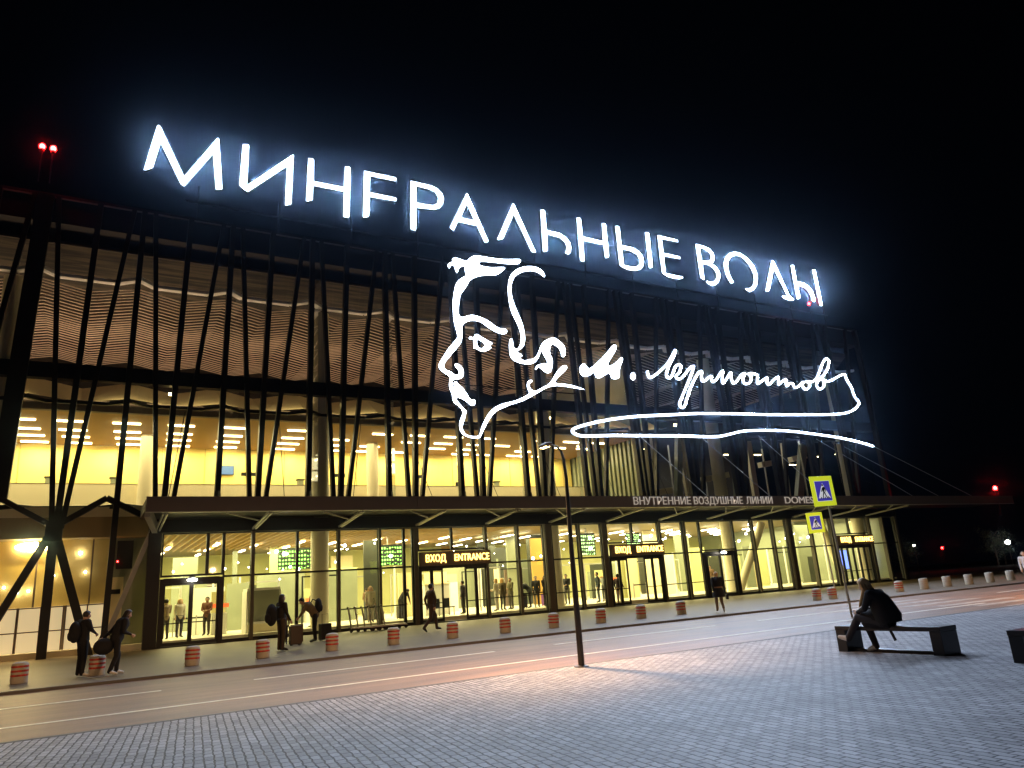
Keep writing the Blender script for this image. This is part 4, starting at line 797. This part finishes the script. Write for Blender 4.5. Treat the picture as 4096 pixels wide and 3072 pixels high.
# dark trees and lit windows far on the right
def tree(loc, h, seed, lab):
    rnd = random.Random(seed)
    t = thing('tree', lab, 'tree', loc, 0, 'trees in the dark right of the building')
    tr = MB().tube([(0, 0, -.2), (.05, 0, h*.3), (.0, .1, h*.6), (.1, .05, h*.9)], [.16, .12, .07, .02], 8)
    for i in range(7):
        a = rnd.random()*6.3; z0 = h*(.3+.08*i); l = h*.28
        tr.tube([(0, 0, z0), (math.cos(a)*l*.5, math.sin(a)*l*.5, z0+l*.3), (math.cos(a)*l, math.sin(a)*l, z0+l*.6)], [.06, .04, .015], 6)
    tr.build('trunk', K['bark'], t)
    cr = MB()
    cl = [(rnd.gauss(0, h*.2), rnd.gauss(0, h*.2), h*.62+rnd.gauss(0, h*.17)) for _ in range(34)]
    for c in cl:
        for _ in range(55):
            p = Vector((c[0]+rnd.gauss(0, h*.065), c[1]+rnd.gauss(0, h*.065), c[2]+rnd.gauss(0, h*.055)))
            a = Vector((rnd.gauss(0, 1), rnd.gauss(0, 1), rnd.gauss(0, 1))).normalized(); b = a.orthogonal().normalized(); c2 = a.cross(b)
            s = rnd.uniform(.05, .11); n = len(cr.v)
            cr.v += [tuple(p+b*s), tuple(p+c2*s*.6), tuple(p-b*s), tuple(p-c2*s*.6)]; cr.face([n, n+1, n+2, n+3])
    cr.build('crown', K['leaf'], t)
    return t
tree((92.6, 61, -.2), 4.6, 1, 'dim small tree by the left yard lamp in the dark beyond the bollards')
tree((116.5, 62, -.2), 5.2, 2, 'dim tree left of the brighter yard lamp near the right edge')
tree((120.5, 63, -.2), 4.4, 3, 'dim low tree cut by the right edge of the picture')
for x, y, z, k, lab in ((93.4, 59.6, 3.25, .6, 'fainter yard lamp lighting a small tree in the dark'), (115.7, 59.6, 3.0, 1.5, 'brighter yard lamp lighting the trees near the right edge')):
    l = thing('yard_lamp', lab, 'lamp', (x, y, -.2), 0, 'yard lamps in the dark')
    MB().tube([(0, 0, 0), (0, 0, z)], .06, 8).build('pole', K['lamp'], l)
    MB().ell((0, 0, z+.2), .24*k, .24*k, .2*k).build('globe', K['yardwhite'], l, smooth=True)
beacon((100.1, 60, 2.5), 'tiny red light far off in the dark between two yard lamps', .9)
# ================================================================ people: one continuous remeshed body each
BASE = dict(pelvis=(0, 0, .95), spine=(0, 0, 1.12), chest=(0, .01, 1.32), neck=(0, 0, 1.48), skull=(0, .03, 1.60), crown=(0, .01, 1.67),
            hipL=(-.09, 0, .92), kneeL=(-.10, .02, .50), ankL=(-.10, -.02, .085), toeL=(-.115, .15, .035),
            hipR=(.09, 0, .92), kneeR=(.10, .02, .50), ankR=(.10, -.02, .085), toeR=(.115, .15, .035),
            shL=(-.185, 0, 1.42), elL=(-.225, -.03, 1.14), wrL=(-.225, .05, .90), shR=(.185, 0, 1.42), elR=(.225, -.03, 1.14), wrR=(.225, .05, .90))
RAD = dict(pelvis=.135, spine=.125, chest=.145, neck=.052, skull=.092, crown=.075, hip=.10, knee=.072, ank=.054, toe=.034, sh=.068, el=.045, wr=.03)
def person(lab, loc, rz, joints=None, top=(.03, .03, .035), legs=(.03, .03, .035), shoes=None, hair='hairdark', h=1.74, bulk=1.0, fingers=False, hairlen=0, face=False, group=None, hat=None, voxel=.016, extra=None):
    J = {k: Vector(v) for k, v in BASE.items()}
    for k, v in (joints or {}).items(): J[k] = Vector(v)
    r = lambda k: RAD.get(k, RAD.get(k[:-1], .05))*(bulk if k[:-1] in ('sh', 'el') or k in ('pelvis', 'spine', 'chest') else 1)
    seg = [('pelvis', 'spine', 1), ('spine', 'chest', 1), ('chest', 'neck', 1), ('neck', 'skull', 0), ('skull', 'crown', 0)]
    for s in 'LR':
        seg += [('pelvis', 'hip'+s, 2), ('hip'+s, 'knee'+s, 2), ('knee'+s, 'ank'+s, 2), ('ank'+s, 'toe'+s, 3), ('chest', 'sh'+s, 1), ('sh'+s, 'el'+s, 1), ('el'+s, 'wr'+s, 1)]
    caps = [(J[a], J[b], r(a), r(b), m) for a, b, m in seg]
    for s in 'LR':                                              # hands: palm, four fingers, thumb
        d = (J['wr'+s]-J['el'+s]).normalized(); sx = -1 if s == 'L' else 1
        side = d.cross(Vector((sx, 0, .01))).normalized(); nrm = d.cross(side).normalized()
        pc = J['wr'+s]+d*.085
        caps.append((J['wr'+s]+d*.02, pc, .027, .033, 0))
        if fingers:
            for i, ln in enumerate((.062, .075, .07, .055)):
                b0 = pc+side*(.027-.018*i); b1 = b0+d*ln*.55+nrm*.006; b2 = b1+d*ln*.4+nrm*.028
                caps += [(b0, b1, .010, .0095, 0), (b1, b2, .0095, .008, 0)]
            t0 = J['wr'+s]+d*.04+side*.03; t1 = t0+d*.04+side*.025; caps += [(t0, t1, .012, .010, 0), (t1, t1+d*.03, .010, .008, 0)]
        else:
            for i in range(4): caps.append((pc+side*(.024-.016*i), pc+side*(.024-.016*i)+d*.07+nrm*.02, .012, .010, 0))
            t0 = J['wr'+s]+d*.04+side*.03; caps.append((t0, t0+d*.05+side*.02, .013, .010, 0))
    up = (J['crown']-J['neck']).normalized(); fw = Vector(J.get('face', (0, 1, 0))).normalized() if 'face' in J else Vector((0, 1, 0))
    fw = (fw-up*fw.dot(up)).normalized(); rt = fw.cross(up)
    hc = J['skull']+up*.02
    caps += [(hc-up*.07+fw*.03, hc-up*.085+fw*.05, .055, .038, 0), (hc+fw*.085, hc+fw*.108-up*.02, .016, .017, 0)]
    for s in (-1, 1): caps.append((hc+rt*.088*s-up*.005, hc+rt*.093*s-up*.03, .016, .012, 0))
    bm = bmesh.new()
    for p, q, a, b, m in caps:
        L = (q-p).length
        for c, rr in ((p, a), (q, b)):
            mt_ = Matrix.Translation(c); bmesh.ops.create_icosphere(bm, subdivisions=2, radius=rr, matrix=mt_)
        if L > 1e-4:
            rot = (q-p).to_track_quat('Z', 'Y').to_matrix().to_4x4()
            bmesh.ops.create_cone(bm, cap_ends=True, segments=12, radius1=a, radius2=b, depth=L, matrix=Matrix.Translation((p+q)/2) @ rot)
    me = bpy.data.meshes.new('body'); bm.to_mesh(me); bm.free()
    o = bpy.data.objects.new('person', me); C.objects.link(o)
    md = o.modifiers.new('r', 'REMESH'); md.mode = 'VOXEL'; md.voxel_size = voxel; md.use_smooth_shade = True
    sm = o.modifiers.new('s', 'SMOOTH'); sm.iterations = 3; sm.factor = .4
    me2 = bpy.data.meshes.new_from_object(o.evaluated_get(bpy.context.evaluated_depsgraph_get()))
    o.modifiers.clear(); o.data = me2; bpy.data.meshes.remove(me); me2.name = 'person'
    me2.materials.clear()
    for m in (K['skin'], cloth('cloth_%d_%d_%d' % tuple(int(c*1000) for c in top), top), cloth('cloth_%d_%d_%d' % tuple(int(c*1000) for c in legs), legs), K[shoes or 'shoedark']): me2.materials.append(m)
    import numpy as np
    n = len(me2.polygons); ctr = np.empty(n*3); me2.polygons.foreach_get('center', ctr); ctr = ctr.reshape(-1, 3)
    best = np.full(n, 1e9); idx = np.zeros(n, dtype=np.int32)
    for p, q, a, b, m in caps:
        p_ = np.array(p); d = np.array(q)-p_; L2 = max(float(d@d), 1e-9)
        t = np.clip(((ctr-p_)@d)/L2, 0, 1); dist = np.linalg.norm(ctr-(p_+t[:, None]*d), axis=1)-(a+(b-a)*t)
        k = dist < best; best[k] = dist[k]; idx[k] = m
    me2.polygons.foreach_set('material_index', idx); me2.polygons.foreach_set('use_smooth', np.ones(n, dtype=bool)); me2.update()
    o.scale = (h/1.74,)*3; o.location = loc; o.rotation_euler = (0, 0, rz)
    tag(o, lab, 'person', group)
    # hair or hat
    hb = MB(); b = hc+up*.012-fw*.016
    hb.ell((0, 0, 0), .102, .108, .108, 16, 10)
    ff = Matrix((rt, fw, up)).transposed()
    keep = []
    for i, v in enumerate(hb.v):
        q = Vector(v)
        if q.y > .03 and q.z < .045: q.y = .03; q.x *= .96
        hb.v[i] = tuple(b + ff @ q)
    if hairlen:
        for i in range(9):
            a = -2.4+i*.6-.0
            dx = math.sin(a); dy = -abs(math.cos(a))*.6-.1
            s0 = b+rt*dx*.088+fw*dy*.085+up*.02; s1 = s0-up*.14+rt*dx*.02; s2 = Vector((s0.x, s0.y, s0.z-hairlen))+rt*dx*.03-fw*.02*dy
            if extra and 'hairfront' in extra: s2 = s2+Vector(extra['hairfront'])*(1 if dx > 0 else .6)
            hb.tube([s0, s1, s2], [.035, .038, .018], 8)
    hb.build('hat' if hat else 'hair', hat or K[hair], o, smooth=True)
    if face:
        eb = MB()
        for s in (-1, 1): eb.ell(tuple(hc+fw*.084+rt*.034*s+up*.012), .011, .007, .008, 8, 6)
        eb.build('eyes', K['black'], o)
        MB().tube([hc+fw*.082-up*.05+rt*.025, hc+fw*.09-up*.052, hc+fw*.082-up*.05-rt*.025], .006, 6).build('mouth', M('lips', (.35, .13, .11), .5), o)
    return o
def skirted(o, prof, m, name='coat', c=(0, 0, 0), sy=.8):
    b = MB().lathe(prof, c, 20); b.v = [(x, c[1]+(y-c[1])*sy, z) for x, y, z in b.v]
    return b.build(name, m, o, smooth=True)
def backpack(lab, loc, rz, m, s=1.0):
    p = thing('backpack', lab, 'backpack', loc, rz)
    b = MB().ell((0, 0, .24), .17*s, .13*s, .27*s, 18, 12); b.build('bag', m, p, smooth=True)
    MB().ell((0, -.10*s, .15), .12*s, .06*s, .13*s, 14, 8).build('pocket', m, p, smooth=True)
    for x in (-.1, .1): MB().tube([(x*s, .08*s, .44), (x*s, .20*s, .50), (x*s, .27*s, .36), (x*s, .24*s, .12), (x*s, .08*s, .06)], .02, 6).build('strap', K['black'], p)
    return p
STRIDE = dict(hipL=(-.08, .02, .92), kneeL=(-.09, .22, .55), ankL=(-.09, .26, .12), toeL=(-.1, .42, .09), hipR=(.08, -.02, .92), kneeR=(.09, -.08, .5), ankR=(.09, -.38, .16), toeR=(.1, -.28, .04),
              elL=(-.22, -.14, 1.16), wrL=(-.21, -.08, .93), elR=(.22, .08, 1.15), wrR=(.2, .22, .96))
dark = (.008, .008, .010); dk2 = (.014, .012, .012)
blackcloth = cloth('black_fabric', (.010, .010, .012))
# --- outside, left pair
person('upright person in black with a backpack, left one of the pair at the left', (.02, 24.25, 0), R(-60), dict(skull=(.0, .06, 1.58), crown=(0, .05, 1.65), kneeL=(-.14, .05, .5), ankL=(-.16, .02, .085), toeL=(-.18, .19, .035), elR=(.2, .1, 1.2), wrR=(.12, .27, 1.1)), dark, dark, 'shoewhite', h=1.74, bulk=1.22, fingers=True, face=True, voxel=.012)
backpack('black backpack on the back of the leftmost dark figure', (-.19, 24.14, .93), R(-60), blackcloth, 1.05)
person('person in black bending forward and pulling a bag, right of the pair at the left', (.82, 23.75, 0), R(-75), dict(kneeL=(-.12, .10, .50), ankL=(-.12, .08, .085), toeL=(-.14, .26, .035), kneeR=(.1, .0, .5), ankR=(.1, -.16, .1), toeR=(.12, .02, .035), spine=(0, .05, 1.12), chest=(0, .12, 1.31), neck=(0, .18, 1.45), skull=(0, .25, 1.55), crown=(0, .27, 1.62), shL=(-.185, .14, 1.4), shR=(.185, .14, 1.4), elL=(-.27, -.06, 1.14), wrL=(-.29, -.26, .98), elR=(.24, .1, 1.1), wrR=(.2, .3, 1.02)), dark, dark, 'shoewhite', h=1.72, bulk=1.3, fingers=True, hairlen=.12, voxel=.012)
bg = thing('shoulder_bag', 'dark slouchy bag hanging behind the bending figure at the left', 'bag', (.52, 23.72, .55), R(-75))
MB().ell((0, 0, .2), .16, .26, .22).build('bag', blackcloth, bg, smooth=True); MB().tube([(0, -.15, .35), (0, 0, .72), (0, .2, .36)], .015, 6).build('strap', K['black'], bg)
# --- group with suitcases
person('woman with a large round backpack holding a suitcase, left of the group', (5.88, 26.8, 0), R(-70), dict(elR=(.23, .05, 1.13), wrR=(.2, .2, .92), skull=(0, .02, 1.6), crown=(0, .0, 1.67)), (.02, .016, .012), (.055, .038, .02), h=1.86, bulk=1.1, fingers=True, hairlen=.22, face=True, voxel=.012)
backpack('large round dark backpack worn by the woman with a suitcase', (5.52, 26.68, .95), R(-70), blackcloth, 1.35)
person('man in a beanie and brown jacket bending over a suitcase', (8.0, 30.55, 0), R(80), dict(spine=(0, .1, 1.12), chest=(0, .26, 1.27), neck=(0, .38, 1.38), skull=(0, .47, 1.44), crown=(0, .5, 1.51), shL=(-.185, .3, 1.33), shR=(.185, .3, 1.33), elL=(-.2, .42, 1.08), wrL=(-.15, .56, .9), elR=(.2, .42, 1.08), wrR=(.15, .56, .9)), (.17, .12, .055), dark, h=1.88, bulk=1.2, fingers=True, face=True, hat=blackcloth, voxel=.012)
backpack('black backpack on the back of the man in a beanie', (8.14, 30.58, 1.12), R(80), blackcloth, 1.1)
person('small figure in brown seen between the suitcase woman and the man in a beanie', (6.9, 30.9, 0), R(170), None, (.14, .09, .04), dk2, h=1.28, bulk=1.1, fingers=True, hairlen=.12, voxel=.014)
# --- walkers
person('person in brown striding right past the nearest entrance', (12.55, 29.5, 0), R(-85), dict(STRIDE, wrR=(.2, .06, .9)), (.06, .035, .02), (.07, .045, .03), 'shoedark', h=1.93, bulk=1.12, fingers=True, face=True, voxel=.012)
wm = person('woman in a flared dark coat with a belt walking away near the crossing', (22.3, 22.9, -.0), R(-35), dict(STRIDE, ankR=(.09, -.26, .2), kneeR=(.09, 0, .5), toeR=(.1, -.22, .06), skull=(0, .05, 1.58), crown=(0, .06, 1.65)), dark, (.24, .17, .12), 'shoewhite', h=1.62, bulk=1.25, fingers=True, hair='hairblond', voxel=.012)
skirted(wm, [(.27, .66), (.25, .85), (.20, 1.02), (.19, 1.1), (.21, 1.28)], blackcloth)
skirted(wm, [(.213, 1.03), (.213, 1.09)], M('tan_belt', (.25, .14, .08), .5), 'belt')
hb_ = thing('handbag', 'small dark handbag at the side of the woman in the flared coat', 'bag', (22.55, 22.7, .5), R(-35))
MB().box(-.05, .05, -.12, .12, 0, .2).build('pouch', K['black'], hb_, bevel=.02); MB().tube([(0, -.1, .2), (0, 0, .45), (0, .1, .2)], .008, 6).build('strap', K['black'], hb_)
person('person in a white striped top cut by the right edge of the picture', (37.75, 18.9, -.12), R(120), None, (.62, .64, .70), (.05, .05, .06), h=1.7, bulk=1.15, fingers=True, hairlen=.15)
# --- seated woman on the bench, facing the far end of the bench
SIT = dict(pelvis=(0, 0, .56), spine=(0, .03, .72), chest=(0, .12, .91), neck=(0, .23, 1.05), skull=(0, .31, 1.145), crown=(0, .32, 1.215),
           hipL=(-.09, .04, .53), kneeL=(-.10, .47, .60), ankL=(-.09, .74, .24), toeL=(-.10, .90, .27), hipR=(.09, .04, .53), kneeR=(.10, .46, .56), ankR=(.10, .34, .10), toeR=(.11, .50, .04),
           shL=(-.18, .14, 1.0), elL=(-.2, .26, .76), wrL=(-.10, .46, .70), shR=(.18, .14, 1.0), elR=(.2, .26, .76), wrR=(.08, .44, .69), face=(.25, 1, -.35))
sw = person('long haired woman in black sitting on the bench with crossed legs', (12.30, 8.63, 0), R(6), SIT, dark, (.035, .032, .036), 'shoewhite', 'hairblond', h=1.74, bulk=1.2, fingers=True, hairlen=.40, face=True, voxel=.008, extra={'hairfront': (0, .10, 0)})
jk = MB().tube([(0, -.05, .50), (0, -.03, .60), (0, .02, .74), (0, .08, .88), (0, .15, .98), (0, .21, 1.04)], [.20, .235, .215, .19, .15, .075], 20)
jk.build('jacket', blackcloth, sw, smooth=True)
sk = MB().tube([(0, -.08, .56), (0, .12, .57), (0, .30, .57), (0, .40, .57)], [.17, .185, .165, .15], 16); sk.build('skirt', blackcloth, sw, smooth=True)
ph = thing('phone', 'phone with a lit screen held in the lap of the seated woman', 'phone', (12.22, 9.16, .70), R(6))
MB().box(-.037, .037, -.075, .075, 0, .009).build('case', K['black'], ph); MB().box(-.034, .034, -.07, .07, .0095, .011).build('screen', K['screen'], ph)
st_ = thing('bag_strap', 'short dark strap hanging from the bench under the seated woman', 'strap', (12.23, 8.55, .25))
MB().bar((0, 0, .13), (.0, -.06, -.03), .045, .02, (1, 0, 0)).build('strap', K['black'], st_)
# --- inside, behind the glass
ARMS = dict(elL=(-.22, .06, 1.15), wrL=(-.1, .24, 1.12), elR=(.22, .06, 1.15), wrR=(.1, .24, 1.1))
BEND = dict(spine=(0, .1, 1.1), chest=(0, .25, 1.22), neck=(0, .38, 1.3), skull=(0, .47, 1.36), crown=(0, .5, 1.43), shL=(-.18, .3, 1.27), shR=(.18, .3, 1.27), elL=(-.2, .4, 1.0), wrL=(-.15, .5, .8), elR=(.2, .4, 1.0), wrR=(.15, .5, .8))
IG = 'travellers inside the hall'
inside = [
 (21.9, 41.2, 40, ARMS, (.55, .5, .42), (.5, .47, .42), 'traveller in pale clothes, first behind the window right of the nearest entrance'),
 (22.4, 41.4, -60, None, (.12, .09, .05), (.10, .09, .08), 'traveller in a brown coat beside the pale one, right of the nearest entrance'),
 (23.2, 41.8, 100, ARMS, (.16, .14, .07), (.11, .10, .07), 'traveller in an olive jacket behind a dark bag, right of the nearest entrance'),
 (24.3, 41.4, 60, BEND, (.04, .045, .05), (.06, .06, .06), 'traveller in dark clothes bending down at the start of the queue'),
 (24.9, 41.6, 160, None, (.03, .03, .035), (.04, .04, .05), 'tall traveller in a dark open coat in the queue behind the belt barrier'),
 (25.5, 41.5, 190, ARMS, (.025, .02, .02), (.03, .03, .03), 'long haired traveller in black in the middle of the queue'),
 (25.95, 41.4, 170, None, (.30, .36, .42), (.10, .11, .14), 'traveller in a light blue jacket at the right of the queue'),
 (27.1, 41.5, 130, ARMS, (.04, .04, .045), (.18, .17, .16), 'traveller in a dark jacket just left of the second round column'),
 (28.9, 40.6, 60, None, (.07, .09, .10), (.14, .17, .17), 'traveller with a round dark bag right of the curved lamp post'),
 (29.6, 40.9, -20, BEND, (.30, .31, .28), (.20, .21, .20), 'pale traveller bending beside the one with a round dark bag'),
 (16.0, 41.6, -70, BEND, (.03, .03, .035), (.06, .06, .06), 'man in black bending over his luggage left of the nearest entrance'),
 (13.9, 40.6, 170, None, (.48, .43, .32), (.35, .32, .26), 'traveller in a pale jacket behind the luggage trolleys'),
 (15.0, 44.5, 20, ARMS, (.30, .20, .14), (.1, .1, .1), 'traveller with bare arms beside the bending man in black'),
 (19.6, 41.0, 40, None, (.08, .07, .08), (.05, .05, .05), 'dark clothed traveller at the right door leaf of the nearest entrance'),
 (3.95, 41.2, 20, ARMS, (.32, .24, .18), (.10, .09, .09), 'traveller in tan clothes behind the left leaf of the brown door'),
 (4.7, 42.6, 200, None, (.5, .44, .40), (.06, .06, .08), 'pale clothed traveller behind the middle post of the brown door'),
 (5.95, 42.4, 150, ARMS, (.22, .10, .07), (.08, .07, .06), 'traveller in rust red clothes behind the right leaf of the brown door'),
 (10.9, 41.0, 100, ARMS, (.10, .07, .05), (.08, .07, .06), 'traveller half hidden by the first round column'),
 (40.0, 42.0, 100, None, (.26, .16, .10), (.2, .2, .2), 'traveller seen through the dark framed double door'),
]
for x, y, rz, j, tc_, lc, lab in inside:
    person(lab, (x-.55, y-1.0, .25), R(rz), j, tc_, lc, h=1.88, bulk=1.1, voxel=.022, group=IG, hairlen=.2 if 'long' in lab or 'pale' in lab else 0, hair='hairblond' if 'pale' in lab else 'hairdark')
person('guard in a dark blazer and tan trousers standing in the middle entrance', (28.55, 37.75, .0), R(-70), dict(elR=(.23, .06, 1.14), wrR=(.2, .22, 1.0)), (.05, .03, .035), (.42, .28, .14), h=1.92, bulk=1.1, fingers=True, voxel=.014)
person('dark figure leaning on the balustrade of the upper hall', (22.3, 46.6, 7.4), R(150), ARMS, dark, dark, h=1.8, voxel=.022)
for x, y, w_, h_, col, lab in ((23.35, 40.6, .5, .85, (.05, .045, .04), 'large dark suitcase by the olive jacket traveller'), (25.2, 41.0, .42, .75, (.22, .06, .28), 'purple suitcase under the belt barrier'), (15.6, 40.9, .55, .7, (.10, .09, .06), 'olive suitcase beside the bending man in black')):
    suitcase((x, y, .25), R(15), w_, .3, h_, M('case_'+lab.split()[0], col, .5), lab, 0)
for x, y, lab in ((17.6, 40.2, 'left dark chair inside the nearest entrance'), (18.35, 40.5, 'right dark chair inside the nearest entrance')):
    c = thing('chair', lab, 'chair', (x, y, .25), R(20), 'dark chairs inside the entrance')
    MB().box(-.24, .24, -.24, .24, .42, .48).build('seat', K['black'], c); MB().box(-.24, .24, .2, .25, .481, .95).build('backrest', K['black'], c)
    for sx in (-.2, .2):
        for sy in (-.2, .2): MB().box(sx-.02, sx+.02, sy-.02, sy+.02, 0, .419).build('leg', K['galv'], c)
# ================================================================ scattering volume, added to put a lens-like halo round the bright signs
hz = MB().box(-125, 205, -65, 165, -1.6, 29).build('halo_volume', K['ground']); hz['kind'] = 'stuff'
hm = bpy.data.materials.new('halo_air'); hm.use_nodes = True; hn = hm.node_tree; hn.nodes.clear()
ho = hn.nodes.new('ShaderNodeOutputMaterial'); hv = hn.nodes.new('ShaderNodeVolumePrincipled')
hv.inputs['Density'].default_value = .00032; hv.inputs['Anisotropy'].default_value = .988; hv.inputs['Color'].default_value = (.48, .68, 1, 1)
hn.links.new(hv.outputs[0], ho.inputs['Volume']); hz.data.materials.clear(); hz.data.materials.append(hm)
scn.cycles.volume_bounces = 0
